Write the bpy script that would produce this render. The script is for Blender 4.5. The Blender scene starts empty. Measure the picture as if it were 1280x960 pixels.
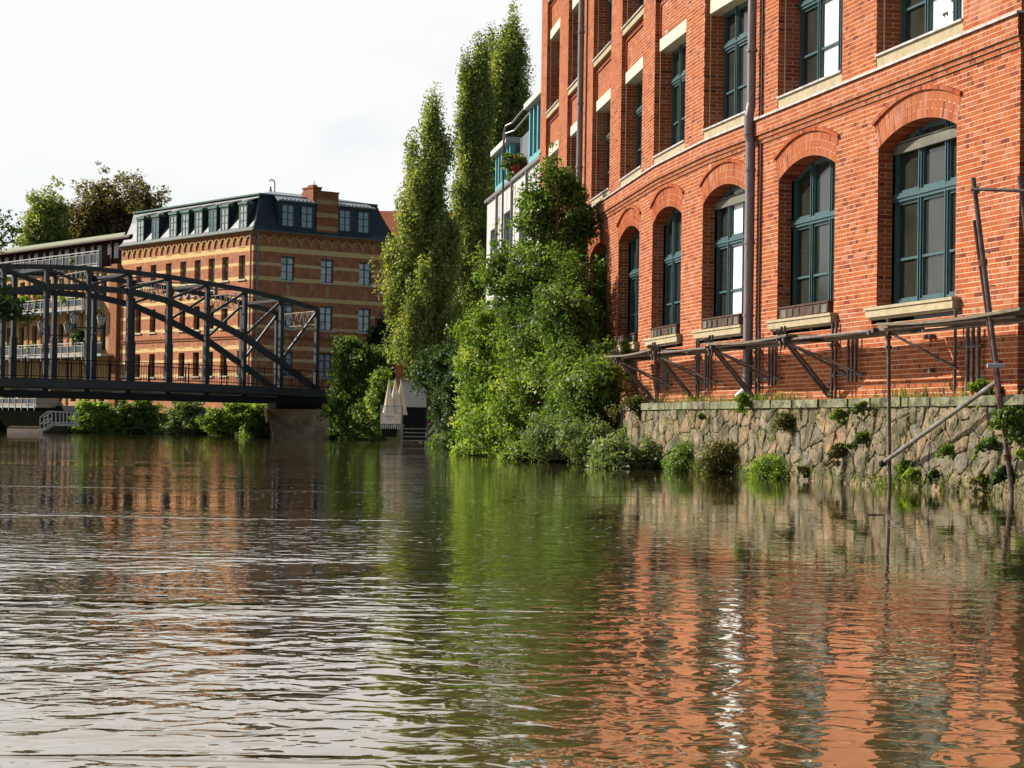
import bpy, math, random
import numpy as np
from math import radians, sin, cos, pi, hypot, sqrt, atan2
random.seed(7)
RNG = np.random.default_rng(11)
scene = bpy.context.scene
COL = scene.collection

# ------------------------------------------------------------------ camera
EYE = 0.85                      # the photographer sits in a small boat
FOC = 2500.0                    # focal length in pixels of a 1280 wide frame
PITCH, ROLL = 1.19, 0.9
cd = bpy.data.cameras.new("camera")
cam = bpy.data.objects.new("camera", cd)
COL.objects.link(cam)
cd.sensor_width = 36.0
cd.lens = FOC / 1280 * 36
cd.clip_start = 0.1
cd.clip_end = 6000
from mathutils import Matrix, Vector
CM = Matrix.Rotation(radians(90 + PITCH), 4, 'X') @ Matrix.Rotation(radians(ROLL), 4, 'Z')
cam.matrix_world = Matrix.Translation((0, 0, EYE)) @ CM
scene.camera = cam

# ------------------------------------------------------------------ light
SUN_AZ = (-1.0, 0.42)        # horizontal direction towards the sun
SUN_EL = radians(33)
world = bpy.data.worlds.new("World")
scene.world = world
world.use_nodes = True
wt = world.node_tree
wt.nodes.clear()
def wn(t, **k):
    n = wt.nodes.new(t)
    for a, b in k.items():
        setattr(n, a, b)
    return n
w_out = wn('ShaderNodeOutputWorld')
w_bg = wn('ShaderNodeBackground')
w_bg.inputs['Strength'].default_value = 0.06
w_sky = wn('ShaderNodeTexSky', sky_type='NISHITA', sun_disc=False)
w_sky.sun_elevation = SUN_EL
w_sky.sun_rotation = atan2(SUN_AZ[0], SUN_AZ[1])
w_sky.air_density = 1.0
w_sky.dust_density = 1.0
w_tc = wn('ShaderNodeTexCoord')
w_map = wn('ShaderNodeMapping')
w_map.inputs['Scale'].default_value = (1.6, 1.6, 4.0)
w_map.inputs['Location'].default_value = (0.35, 0.1, 0.0)
w_noise = wn('ShaderNodeTexNoise')
w_noise.inputs['Scale'].default_value = 1.6
w_noise.inputs['Detail'].default_value = 6
w_noise.inputs['Roughness'].default_value = 0.55
w_ramp = wn('ShaderNodeMapRange')           # thin bright veil of cloud, thickest on the sun's side of the sky
w_ramp.inputs['From Min'].default_value = 0.42
w_ramp.inputs['From Max'].default_value = 0.88
w_dot = wn('ShaderNodeVectorMath', operation='DOT_PRODUCT')
w_dot.inputs[1].default_value = (-0.50, 0.80, 0.10)
w_add = wn('ShaderNodeMath', operation='MULTIPLY_ADD')
w_add.inputs[1].default_value = 0.52
w_mix = wn('ShaderNodeMix', data_type='RGBA')
w_mix.inputs['B'].default_value = (9.1, 9.15, 9.2, 1)
wl = wt.links.new
wl(w_tc.outputs['Generated'], w_map.inputs['Vector'])
wl(w_map.outputs[0], w_noise.inputs['Vector'])
wl(w_tc.outputs['Generated'], w_dot.inputs[0])
wl(w_dot.outputs['Value'], w_add.inputs[0])
wl(w_noise.outputs['Fac'], w_add.inputs[2])
wl(w_add.outputs[0], w_ramp.inputs['Value'])
wl(w_sky.outputs[0], w_mix.inputs['A'])
wl(w_ramp.outputs['Result'], w_mix.inputs['Factor'])
wl(w_mix.outputs['Result'], w_bg.inputs['Color'])
wl(w_bg.outputs[0], w_out.inputs['Surface'])

sd = bpy.data.lights.new("sun", 'SUN')
sd.energy = 5.0
sd.angle = radians(0.5)
sd.color = (1.0, 0.93, 0.82)
sun = bpy.data.objects.new("sun", sd)
COL.objects.link(sun)
_l = hypot(*SUN_AZ)
SV = Vector((SUN_AZ[0] / _l * cos(SUN_EL), SUN_AZ[1] / _l * cos(SUN_EL), sin(SUN_EL)))
sun.rotation_euler = SV.to_track_quat('Z', 'Y').to_euler()
sun.location = (0, 0, 60)
scene.view_settings.view_transform = 'Standard'
scene.view_settings.look = 'None'
scene.view_settings.exposure = 0.85
scene.view_settings.gamma = 1.0
scene.cycles.max_bounces = 6
scene.cycles.transparent_max_bounces = 8

# ------------------------------------------------------------------ helpers
_R = np.array(CM.to_3x3())
def ray(u, v):
    return _R @ np.array([(u - 640) / FOC, (480 - v) / FOC, -1.0])
def at(u, v, Y):
    d = ray(u, v); k = Y / d[1]
    return (d[0] * k, Y, d[2] * k + EYE)
def at_z(u, v, z):
    d = ray(u, v); k = (z - EYE) / d[2]
    return (d[0] * k, d[1] * k, z)
def A(*p):
    return np.array(p, float)

class MB:
    """collects faces, then links them as ONE mesh object"""
    def __init__(s):
        s.v = []; s.f = []; s.t = []; s.m = []
    def face(s, pts, tint=0.5, mi=0):
        b = len(s.v); s.v.extend([tuple(p) for p in pts]); s.f.append(tuple(range(b, b + len(pts)))); s.t.append(tint); s.m.append(mi)
    def hexa(s, c, tint=0.5, skip=(), mi=0):
        # corners 0-3 back (ccw from outside front), 4-7 front
        b = len(s.v); s.v.extend([tuple(p) for p in c])
        F = [(3, 2, 1, 0), (4, 5, 6, 7), (0, 1, 5, 4), (1, 2, 6, 5), (2, 3, 7, 6), (3, 0, 4, 7)]
        for i, q in enumerate(F):
            if i in skip: continue
            s.f.append(tuple(b + k for k in q)); s.t.append(tint); s.m.append(mi)
    def box(s, x0, x1, y0, y1, z0, z1, tint=0.5, mi=0):
        s.hexa([(x0, y1, z0), (x1, y1, z0), (x1, y1, z1), (x0, y1, z1), (x0, y0, z0), (x1, y0, z0), (x1, y0, z1), (x0, y0, z1)][:], tint, mi=mi)
    def beam(s, p, q, w, h, up=(0, 0, 1), tint=0.5, mi=0):
        p = A(*p); q = A(*q); d = q - p; L = np.linalg.norm(d)
        if L < 1e-6: return
        d /= L; up = A(*up)
        a = np.cross(d, up)
        if np.linalg.norm(a) < 1e-4: a = np.cross(d, A(0, 1, 0))
        a /= np.linalg.norm(a); b = np.cross(a, d)
        a = a * w / 2; b = b * h / 2
        s.hexa([p - a - b, p + a - b, p + a + b, p - a + b, q - a - b, q + a - b, q + a + b, q - a + b], tint, mi=mi)
    def tube(s, p, q, r, r2=None, n=8, tint=0.5, caps=True, mi=0):
        p = A(*p); q = A(*q); d = q - p; L = np.linalg.norm(d)
        if L < 1e-6: return
        d /= L; r2 = r if r2 is None else r2
        a = np.cross(d, A(0, 0, 1) if abs(d[2]) < .9 else A(0, 1, 0)); a /= np.linalg.norm(a); b = np.cross(d, a)
        base = len(s.v)
        for k in range(n):
            c, e = cos(2 * pi * k / n), sin(2 * pi * k / n)
            s.v.append(tuple(p + (a * c + b * e) * r)); s.v.append(tuple(q + (a * c + b * e) * r2))
        for k in range(n):
            k2 = (k + 1) % n
            s.f.append((base + 2 * k, base + 2 * k2, base + 2 * k2 + 1, base + 2 * k + 1)); s.t.append(tint); s.m.append(mi)
        if caps:
            s.f.append(tuple(base + 2 * k for k in range(n))[::-1]); s.t.append(tint); s.m.append(mi)
            s.f.append(tuple(base + 2 * k + 1 for k in range(n))); s.t.append(tint); s.m.append(mi)
    def path(s, pts, r, n=8, tint=.5):
        for i in range(len(pts) - 1):
            rr = r if not hasattr(r, '__len__') else r[i]; r2 = r if not hasattr(r, '__len__') else r[i + 1]
            s.tube(pts[i], pts[i + 1], rr, r2, n, tint)
    def prism(s, fn, poly, o0, o1, tint=0.5, back=False, mi=0):
        """poly in (t,z) of a facade function fn(t,z,out): front at o1, sides back to o0"""
        n = len(poly)
        b = len(s.v)
        s.v.extend([tuple(fn(t, z, o1)) for t, z in poly]); s.v.extend([tuple(fn(t, z, o0)) for t, z in poly])
        s.f.append(tuple(b + k for k in range(n))); s.t.append(tint); s.m.append(mi)
        if back:
            s.f.append(tuple(b + n + k for k in range(n))[::-1]); s.t.append(tint); s.m.append(mi)
        for k in range(n):
            k2 = (k + 1) % n
            s.f.append((b + k2, b + k, b + n + k, b + n + k2)); s.t.append(tint); s.m.append(mi)
    def fbox(s, fn, t0, t1, z0, z1, o0, o1, tint=0.5, back=True, mi=0):
        s.prism(fn, [(t0, z0), (t0, z1), (t1, z1), (t1, z0)], o0, o1, tint, back, mi)
    def mesh(s, name, mats, smooth=False, fix=True):
        me = bpy.data.meshes.new(name)
        me.from_pydata(s.v, [], s.f)
        if not isinstance(mats, (list, tuple)): mats = [mats]
        for m in mats: me.materials.append(m)
        at_ = me.attributes.new('tint', 'FLOAT', 'FACE')
        at_.data.foreach_set('value', np.array(s.t, dtype=np.float32))
        if any(s.m): me.polygons.foreach_set('material_index', s.m)
        if smooth: me.polygons.foreach_set('use_smooth', [True] * len(me.polygons))
        me.update()
        return me
    def build(s, name, mats, parent=None, label=None, kind=None, smooth=False):
        if not s.f: return None
        o = bpy.data.objects.new(name, s.mesh(name, mats, smooth)); COL.objects.link(o)
        if parent: o.parent = parent
        if label: o['label'] = label
        if kind: o['kind'] = kind
        return o
def thing(name, label, cat, loc=(0, 0, 0), group=None):
    o = bpy.data.objects.new(name, None); COL.objects.link(o); o.location = loc
    o.empty_display_size = .2
    o['label'] = label; o['category'] = cat
    if group: o['group'] = group
    return o
def tag(o, label, cat, group=None):
    o['label'] = label; o['category'] = cat
    if group: o['group'] = group
    return o
def inst(name, me, parent=None, loc=(0, 0, 0), rot=0.0, label=None):
    o = bpy.data.objects.new(name, me); COL.objects.link(o)
    o.location = loc; o.rotation_euler = (0, 0, rot)
    if parent: o.parent = parent
    if label: o['label'] = label
    return o

# ------------------------------------------------------------------ materials
def lin(c):
    return tuple((x / 12.92 if x <= .04045 else ((x + .055) / 1.055) ** 2.4) for x in c)
def mat(name, col, rough=.8, col2=None, scale=6., detail=6., bump=0., bscale=None, metal=0., spec=.2, stretch=(1, 1, 1),
        tint=None, lo=.35, hi=.65, trans=0., coat=0., dirt=None, streaks=0., zband=None):
    """tint: list of colours picked by the face attribute 'tint'; col2: noise mixed colour"""
    KA = .84                       # overall albedo trim
    col = tuple(x * KA for x in col); col2 = None if col2 is None else tuple(x * KA for x in col2)
    if tint: tint = [tuple(x * KA for x in c) for c in tint]
    if dirt: dirt = (tuple(x * KA for x in dirt[0]), *dirt[1:])
    m = bpy.data.materials.new(name); m.use_nodes = True
    nt = m.node_tree; N = nt.nodes; L = nt.links.new
    b = N['Principled BSDF']; b.inputs['Roughness'].default_value = rough
    b.inputs['Metallic'].default_value = metal
    b.inputs['Specular IOR Level'].default_value = spec
    tc = N.new('ShaderNodeTexCoord'); mp = N.new('ShaderNodeMapping'); mp.inputs['Scale'].default_value = stretch
    L(tc.outputs['Object'], mp.inputs['Vector'])
    src = None
    if tint:
        at_ = N.new('ShaderNodeAttribute'); at_.attribute_name = 'tint'
        rp = N.new('ShaderNodeValToRGB'); cr = rp.color_ramp
        while len(cr.elements) < len(tint): cr.elements.new(.5)
        for i, c in enumerate(tint):
            cr.elements[i].position = i / (len(tint) - 1); cr.elements[i].color = (*c, 1)
        L(at_.outputs['Fac'], rp.inputs['Fac']); src = rp.outputs['Color']
    if col2 is not None:
        no = N.new('ShaderNodeTexNoise'); no.inputs['Scale'].default_value = scale; no.inputs['Detail'].default_value = detail
        no.inputs['Roughness'].default_value = .6
        L(mp.outputs[0], no.inputs['Vector'])
        r2 = N.new('ShaderNodeMapRange'); r2.inputs['From Min'].default_value = lo; r2.inputs['From Max'].default_value = hi
        L(no.outputs['Fac'], r2.inputs['Value'])
        mx = N.new('ShaderNodeMix'); mx.data_type = 'RGBA'
        if src: L(src, mx.inputs['A'])
        else: mx.inputs['A'].default_value = (*col, 1)
        mx.inputs['B'].default_value = (*col2, 1)
        L(r2.outputs[0], mx.inputs['Factor']); src = mx.outputs['Result']
    if dirt is not None:      # (colour, scale, lo, hi) a second, larger stain layer
        no = N.new('ShaderNodeTexNoise'); no.inputs['Scale'].default_value = dirt[1]; no.inputs['Detail'].default_value = 7
        no.inputs['Roughness'].default_value = .65
        L(tc.outputs['Object'], no.inputs['Vector'])
        r2 = N.new('ShaderNodeMapRange'); r2.inputs['From Min'].default_value = dirt[2]; r2.inputs['From Max'].default_value = dirt[3]
        L(no.outputs['Fac'], r2.inputs['Value'])
        mx = N.new('ShaderNodeMix'); mx.data_type = 'RGBA'
        if src: L(src, mx.inputs['A'])
        else: mx.inputs['A'].default_value = (*col, 1)
        mx.inputs['B'].default_value = (*dirt[0], 1)
        L(r2.outputs[0], mx.inputs['Factor']); src = mx.outputs['Result']
    if src: L(src, b.inputs['Base Color'])
    else: b.inputs['Base Color'].default_value = (*col, 1)
    if streaks:
        mp2 = N.new('ShaderNodeMapping'); mp2.inputs['Scale'].default_value = (1.6, 1.6, .16)
        L(tc.outputs['Object'], mp2.inputs['Vector'])
        no = N.new('ShaderNodeTexNoise'); no.inputs['Scale'].default_value = 1.3; no.inputs['Detail'].default_value = 6; no.inputs['Roughness'].default_value = .6
        L(mp2.outputs[0], no.inputs['Vector'])
        r2 = N.new('ShaderNodeMapRange'); r2.inputs['From Min'].default_value = .50; r2.inputs['From Max'].default_value = .75; r2.inputs['To Max'].default_value = streaks
        L(no.outputs['Fac'], r2.inputs['Value'])
        mx = N.new('ShaderNodeMix'); mx.data_type = 'RGBA'; L(src, mx.inputs['A']); mx.inputs['B'].default_value = (.10, .055, .035, 1)
        L(r2.outputs[0], mx.inputs['Factor']); src = mx.outputs['Result']
    if zband:                 # wet, algae dark foot: (z low, z high, colour)
        sz_ = N.new('ShaderNodeSeparateXYZ'); gm_ = N.new('ShaderNodeNewGeometry'); L(gm_.outputs['Position'], sz_.inputs[0])
        nz = N.new('ShaderNodeTexNoise'); nz.inputs['Scale'].default_value = 3; nz.inputs['Detail'].default_value = 5; L(tc.outputs['Object'], nz.inputs['Vector'])
        ad = N.new('ShaderNodeMath'); ad.operation = 'MULTIPLY_ADD'; L(nz.outputs['Fac'], ad.inputs[0]); ad.inputs[1].default_value = -.5; L(sz_.outputs['Z'], ad.inputs[2])
        r2 = N.new('ShaderNodeMapRange'); r2.inputs['From Min'].default_value = zband[0] - .25; r2.inputs['From Max'].default_value = zband[1] - .25; r2.inputs['To Min'].default_value = .85; r2.inputs['To Max'].default_value = 0
        L(ad.outputs[0], r2.inputs['Value'])
        mx = N.new('ShaderNodeMix'); mx.data_type = 'RGBA'; L(src, mx.inputs['A']); mx.inputs['B'].default_value = (*zband[2], 1)
        L(r2.outputs[0], mx.inputs['Factor']); src = mx.outputs['Result']
    if bump:
        nb = N.new('ShaderNodeTexNoise'); nb.inputs['Scale'].default_value = bscale or scale * 3; nb.inputs['Detail'].default_value = 5
        L(mp.outputs[0], nb.inputs['Vector'])
        bp = N.new('ShaderNodeBump'); bp.inputs['Strength'].default_value = bump; bp.inputs['Distance'].default_value = .02
        L(nb.outputs['Fac'], bp.inputs['Height']); L(bp.outputs[0], b.inputs['Normal'])
    if trans:
        t = N.new('ShaderNodeBsdfTranslucent'); ms = N.new('ShaderNodeMixShader'); ms.inputs['Fac'].default_value = trans
        if src:
            gm = N.new('ShaderNodeMix'); gm.data_type = 'RGBA'; gm.blend_type = 'MULTIPLY'; gm.inputs['Factor'].default_value = 1
            gm.inputs['B'].default_value = (1.5, 1.6, .5, 1)
            L(src, gm.inputs['A']); L(gm.outputs['Result'], t.inputs['Color'])
        L(b.outputs[0], ms.inputs[1]); L(t.outputs[0], ms.inputs[2]); L(ms.outputs[0], N['Material Output'].inputs['Surface'])
    return m
BR = [(.17, .038, .024), (.27, .060, .028), (.35, .084, .030), (.40, .112, .036), (.32, .080, .038), (.41, .155, .095)]
M = {}
M['brick'] = mat('red_brick', (.5, .1, .03), .9, spec=.08, streaks=.55, tint=BR, col2=(.30, .10, .05), scale=1.3, lo=.52, hi=.9, bump=.4, bscale=60,
                 dirt=((.50, .27, .19), .55, .60, .80))
M['mortar'] = mat('lime_mortar', (.66, .48, .32), .95, spec=.08, streaks=.45, col2=(.42, .24, .13), scale=3, lo=.4, hi=.8, bump=.3, bscale=90)
M['stone'] = mat('sand_stone', (.42, .35, .22), .85, col2=(.28, .23, .14), scale=5, lo=.4, hi=.8, bump=.3, bscale=40)
M['lintel'] = mat('pale_cast_stone', (.60, .55, .43), .85, col2=(.46, .41, .31), scale=3, lo=.45, hi=.85, bump=.15, bscale=40)
M['flash'] = mat('zinc_flashing', (.62, .60, .58), .45, metal=.3, col2=(.38, .35, .33), scale=4)
M['teal'] = mat('teal_paint', (.048, .098, .106), .4, col2=(.085, .145, .15), scale=8, lo=.4, hi=.9)
M['teal_lt'] = mat('light_teal_paint', (.10, .33, .36), .4, col2=(.16, .42, .45), scale=4)
M['zinc'] = mat('zinc_pipe', (.27, .235, .24), .42, metal=.35, col2=(.19, .155, .165), scale=5, stretch=(3, 3, .5))
M['blind'] = mat('blind_box', (.16, .155, .12), .6, col2=(.10, .10, .075), scale=3)
M['tube'] = mat('scaffold_tube', (.16, .13, .125), .5, metal=.4, col2=(.09, .055, .045), scale=7, lo=.4, hi=.7, bump=.1)
M['rust'] = mat('rusty_tube', (.12, .035, .025), .7, col2=(.07, .03, .025), scale=9)
M['plank'] = mat('weathered_plank', (.20, .17, .12), .9, col2=(.10, .085, .06), scale=5, stretch=(1, 1, 6), bump=.4)
M['rubble'] = mat('rubble_stone', (.3, .25, .2), .92, spec=.15, zband=(.02, .34, (.035, .032, .018)), tint=[(.24, .19, .12), (.33, .23, .13), (.17, .15, .12), (.34, .20, .11), (.27, .22, .15), (.15, .14, .12)],
                  col2=(.13, .11, .07), scale=4, lo=.40, hi=.64, detail=10, bump=1.0, bscale=13, dirt=((.065, .062, .035), 2.6, .48, .62))
M['wallmortar'] = mat('dirty_wall_joint', (.22, .18, .12), .95, zband=(.02, .30, (.035, .032, .018)), col2=(.07, .065, .04), scale=6, bump=.8, bscale=20)
M['coping'] = mat('mossy_coping', (.28, .26, .18), .9, col2=(.12, .14, .06), scale=4, lo=.38, hi=.62, bump=.5, bscale=30, dirt=((.05, .045, .03), 2.2, .46, .62))
M['iron'] = mat('blue_grey_bridge_paint', (.036, .039, .047), .5, col2=(.060, .056, .055), scale=2, lo=.4, hi=.8, spec=.3)
M['irondark'] = mat('dark_bridge_girder', (.012, .013, .017), .6)
M['lattice'] = mat('pale_lattice_paint', (.36, .31, .24), .6, col2=(.14, .10, .09), scale=3)
M['concrete'] = mat('weathered_concrete', (.25, .21, .15), .9, col2=(.10, .075, .05), scale=1.5, lo=.4, hi=.65, bump=.5, bscale=9)
M['slate'] = mat('slate_roof', (.028, .036, .044), .5, col2=(.045, .055, .060), scale=3, bump=.3, bscale=25)
M['copper'] = mat('green_copper_trim', (.13, .22, .17), .6, col2=(.07, .13, .10), scale=2)
M['metal_roof'] = mat('grey_metal_roof', (.30, .34, .36), .45, metal=.2, col2=(.2, .24, .26), scale=2)
M['white'] = mat('white_render', (.46, .46, .45), .8, col2=(.38, .38, .37), scale=1.0, lo=.5, hi=.9)
M['grey'] = mat('grey_metal_panel', (.17, .18, .21), .5, col2=(.13, .14, .165), scale=2)
M['steel'] = mat('galvanised_steel', (.50, .52, .53), .45, metal=.4, col2=(.38, .4, .41), scale=4)
M['yellowbrick'] = mat('yellow_brick', (.50, .31, .13), .85, col2=(.40, .22, .09), scale=2.2, lo=.4, hi=.7, bump=.3, bscale=20)
M['orangebrick'] = mat('orange_brick', (.36, .13, .05), .85, col2=(.25, .09, .04), scale=3)
M['wood'] = mat('dark_wood', (.09, .035, .022), .7, col2=(.05, .02, .014), scale=6)
M['cream'] = mat('cream_canvas', (.85, .72, .58), .9, col2=(.74, .61, .48), scale=3)
M['banner'] = mat('white_banner', (.72, .70, .66), .8)
M['redcloth'] = mat('red_canvas', (.40, .03, .03), .8)
M['rooftile'] = mat('red_roof_tile', (.42, .12, .05), .85, col2=(.30, .09, .04), scale=4)
M['greyroof'] = mat('pale_fibre_roof', (.30, .31, .22), .85, col2=(.24, .25, .17), scale=.8)
M['bark'] = mat('bark', (.11, .09, .07), .95, col2=(.05, .04, .03), scale=9, bump=.6, stretch=(1, 1, .3))
M['soil'] = mat('bank_soil', (.05, .042, .025), .98, spec=.02, col2=(.03, .04, .015), scale=.7, bump=.5, bscale=3)
M['grass'] = mat('grass_ground', (.05, .07, .02), .98, spec=.02, col2=(.10, .10, .05), scale=.3)
M['black'] = mat('flat_black', (.008, .008, .009), .9)
M['pinkwall'] = mat('pink_render', (.55, .30, .22), .85, col2=(.48, .25, .18), scale=1)
M['glasslamp'] = mat('lantern_glass', (.62, .62, .52), .15, spec=.6)
def glass(name, col, rough, spec, col2=None):
    return mat(name, col, rough, spec=spec, col2=col2 or tuple(c * .6 for c in col), scale=1.7, lo=.4, hi=.7)
M['pane'] = glass('dusty_mesh_glass', (.030, .034, .028), .09, .5)
M['pane_dark'] = glass('dark_glass', (.02, .024, .026), .06, .6)
M['pane_blue'] = glass('sky_tinted_glass', (.10, .15, .21), .05, 1.0)  # blue base colour stands in for reflected sky
M['pane_white'] = glass('white_blind_glass', (.80, .81, .82), .2, .5, (.74, .75, .77))
M['pane_pale'] = glass('pale_sky_glass', (.50, .52, .55), .08, .8, (.16, .18, .2))  # pale base colour stands in for bright sky mirrored in the dormer glass
def leafmat(name, cols, trans=.42, rough=.5):
    return mat(name, cols[0], rough, tint=cols, spec=.25, trans=trans, col2=tuple(c * .8 for c in cols[0]), scale=.7, lo=.55, hi=1.1)
M['leaf'] = leafmat('shrub_leaves', [(.035, .075, .014), (.085, .15, .028), (.165, .24, .050), (.30, .36, .12)])
M['leaf_bright'] = leafmat('bright_leaves', [(.06, .12, .018), (.15, .24, .035), (.25, .35, .06), (.42, .44, .14)])
M['leaf_dark'] = leafmat('dark_leaves', [(.014, .036, .010), (.025, .055, .013), (.035, .075, .018), (.05, .09, .025)])
M['leaf_poplar'] = leafmat('poplar_leaves', [(.10, .14, .045), (.20, .245, .07), (.33, .36, .11), (.48, .47, .2)])
M['leaf_brown'] = leafmat('autumn_leaves', [(.15, .10, .04), (.20, .14, .055), (.13, .14, .04), (.28, .19, .11)], .35)
M['leaf_grey'] = leafmat('grey_green_leaves', [(.09, .13, .05), (.14, .19, .08), (.19, .24, .10), (.24, .28, .15)])
M['leaf_olive'] = leafmat('dry_creeper', [(.07, .07, .03), (.13, .11, .045), (.10, .14, .03), (.22, .16, .075)])
M['flower'] = mat('red_flowers', (.65, .03, .04), .7)
M['abutment'] = mat('abutment_stone', (.46, .35, .22), .9, col2=(.22, .15, .08), scale=.9, lo=.38, hi=.62, bump=.5, bscale=5)
M['dark_stone'] = mat('dark_shade_stone', (.03, .028, .022), .9)  # near-black colour carries the shade under the balconies
M['tube_light'] = mat('worn_galvanised_tube', (.24, .23, .21), .5, metal=.3, col2=(.13, .11, .10), scale=6)
# ================================================================== SETTING: water and ground
def sheet(name, poly, z, m, kind='structure', skirt=None):
    b = MB()
    b.face([(x, y, z) for x, y in poly])
    if skirt is not None:
        n = len(poly)
        for i in range(n):
            p, q = poly[i], poly[(i + 1) % n]
            b.face([(p[0], p[1], z), (p[0], p[1], skirt), (q[0], q[1], skirt), (q[0], q[1], z)])
    o = b.build(name, m); o['kind'] = kind
    return o
def water_material():
    m = bpy.data.materials.new('river_water'); m.use_nodes = True
    nt = m.node_tree; N = nt.nodes; L = nt.links.new
    N.remove(N['Principled BSDF'])
    tc = N.new('ShaderNodeTexCoord')
    def noise(scale, stretch, detail, rough=.5, rot=0., dist=0.):
        mp = N.new('ShaderNodeMapping'); mp.inputs['Scale'].default_value = stretch; mp.inputs['Rotation'].default_value = (0, 0, rot)
        L(tc.outputs['Object'], mp.inputs['Vector'])
        n = N.new('ShaderNodeTexNoise'); n.inputs['Scale'].default_value = scale; n.inputs['Detail'].default_value = detail
        n.inputs['Roughness'].default_value = rough; n.inputs['Distortion'].default_value = dist
        L(mp.outputs[0], n.inputs['Vector'])
        return n.outputs['Fac']
    def math(op, a, b_=None, c=None):
        n = N.new('ShaderNodeMath'); n.operation = op
        for i, x in enumerate((a, b_, c)):
            if x is None: continue
            if isinstance(x, (int, float)): n.inputs[i].default_value = x
            else: L(x, n.inputs[i])
        return n.outputs[0]
    def ramp(v, a, b, c, d):
        n = N.new('ShaderNodeMapRange')
        for k_, x in zip(('From Min', 'From Max', 'To Min', 'To Max'), (a, b, c, d)): n.inputs[k_].default_value = x
        L(v, n.inputs['Value']); return n.outputs[0]
    sx = N.new('ShaderNodeSeparateXYZ'); L(tc.outputs['Object'], sx.inputs[0])
    ripple = noise(5.4, (1.05, 1.1, 1), 2, .45, .12, .5)
    mid = noise(2.1, (1.0, 1.2, 1), 2, .45, -.1, .6)
    fine = noise(13., (1, 1.5, 1), 2, .5, -.2, .3)
    swell = noise(.55, (.6, 1.3, 1), 2, .5, .1)
    calm = noise(.22, (.55, .9, 1), 3, .6, .25, .8)
    streak = noise(.5, (.16, 1.5, 1), 3, .6, .05, .4)
    cm = ramp(calm, .40, .60, .30, 1.15)
    # livelier water out in the current, smoother in the lee of the right bank
    side = ramp(sx.outputs['X'], -1.2, 1.4, 1.0, .25)
    far = ramp(sx.outputs['Y'], 5.5, 19, 1.0, .26)
    farm = ramp(sx.outputs['Y'], 6, 20, .9, .20)
    st = ramp(streak, .60, .68, 0., 1.)
    small = math('ADD', math('MULTIPLY', ripple, .0225), math('MULTIPLY', fine, .0013))
    small = math('MULTIPLY', math('MULTIPLY', small, far), math('ADD', cm, math('MULTIPLY', st, 1.3)))
    big = math('MULTIPLY', math('ADD', math('MULTIPLY', mid, .0125), math('MULTIPLY', swell, .011)), math('MULTIPLY', farm, cm))
    h = math('MULTIPLY', math('ADD', small, big), side)
    bp = N.new('ShaderNodeBump'); bp.inputs['Strength'].default_value = 1; bp.inputs['Distance'].default_value = 1.0
    L(h, bp.inputs['Height'])
    df = N.new('ShaderNodeBsdfDiffuse'); df.inputs['Color'].default_value = (.092, .068, .026, 1)
    gl = N.new('ShaderNodeBsdfGlossy'); gl.inputs['Roughness'].default_value = .015; gl.inputs['Color'].default_value = (.97, .94, .90, 1)
    fr = N.new('ShaderNodeFresnel'); fr.inputs['IOR'].default_value = 1.42
    L(bp.outputs[0], gl.inputs['Normal']); L(bp.outputs[0], fr.inputs['Normal'])
    k_ = math('MULTIPLY', fr.outputs[0], 1.45); k_ = math('MINIMUM', k_, .96)
    ms = N.new('ShaderNodeMixShader'); L(k_, ms.inputs['Fac']); L(df.outputs[0], ms.inputs[1]); L(gl.outputs[0], ms.inputs[2])
    L(ms.outputs[0], N['Material Output'].inputs['Surface'])
    return m
M['water'] = water_material()
wb = MB()
xs = [-3000, -400, -60, 60, 400, 3000]; ys = [-400, -20, 60, 200, 800, 3000]
for i in range(5):
    for j in range(5):
        wb.face([(xs[i], ys[j], 0), (xs[i + 1], ys[j], 0), (xs[i + 1], ys[j + 1], 0), (xs[i], ys[j + 1], 0)])
wo = wb.build('river_water', M['water']); wo['kind'] = 'structure'
BANK = [(20, -60), (9.0, 18), (8.0, 22.5), (7.2, 26.9), (6.7, 29.0), (5.9, 32.2), (5.0, 35.6), (4.2, 39.5), (3.4, 43), (2.3, 48), (1.2, 54.5), (.3, 60), (-.6, 67), (-1.8, 80), (-4.6, 107), (-9.6, 108.6), (-12.9, 109.4), (-18.2, 124.6), (-24.5, 121.5), (-29, 112.5), (-45, 113), (-100, 130), (-3000, 500), (-3000, 4000), (4000, 4000), (4000, -60)]
sheet('riverbank_ground', BANK, 1.25, M['grass'], skirt=-.6)
sheet('left_bank_ground', [(-24, -60), (-26, 60), (-32.5, 88), (-46, 96), (-100, 110), (-3000, 420), (-3000, -60)], 1.25, M['grass'], skirt=-.6)
# sloping soil foot along the right bank
sb = MB()
for (x0, y0), (x1, y1) in zip(BANK[9:22], BANK[10:23]):
    n = A(-(y1 - y0), (x1 - x0)); n = n / np.linalg.norm(n)
    for k in range(3):
        za, zb = (1.22, .6, .12, -.3)[k], (1.22, .6, .12, -.3)[k + 1]
        oa, ob = (0.0, .45, .9, 1.2)[k], (0.0, .45, .9, 1.2)[k + 1]
        sb.face([(x0 + n[0] * oa, y0 + n[1] * oa, za), (x0 + n[0] * ob, y0 + n[1] * ob, zb), (x1 + n[0] * ob, y1 + n[1] * ob, zb), (x1 + n[0] * oa, y1 + n[1] * oa, za)])
so = sb.build('bank_slope', M['soil']); so['kind'] = 'structure'

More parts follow.
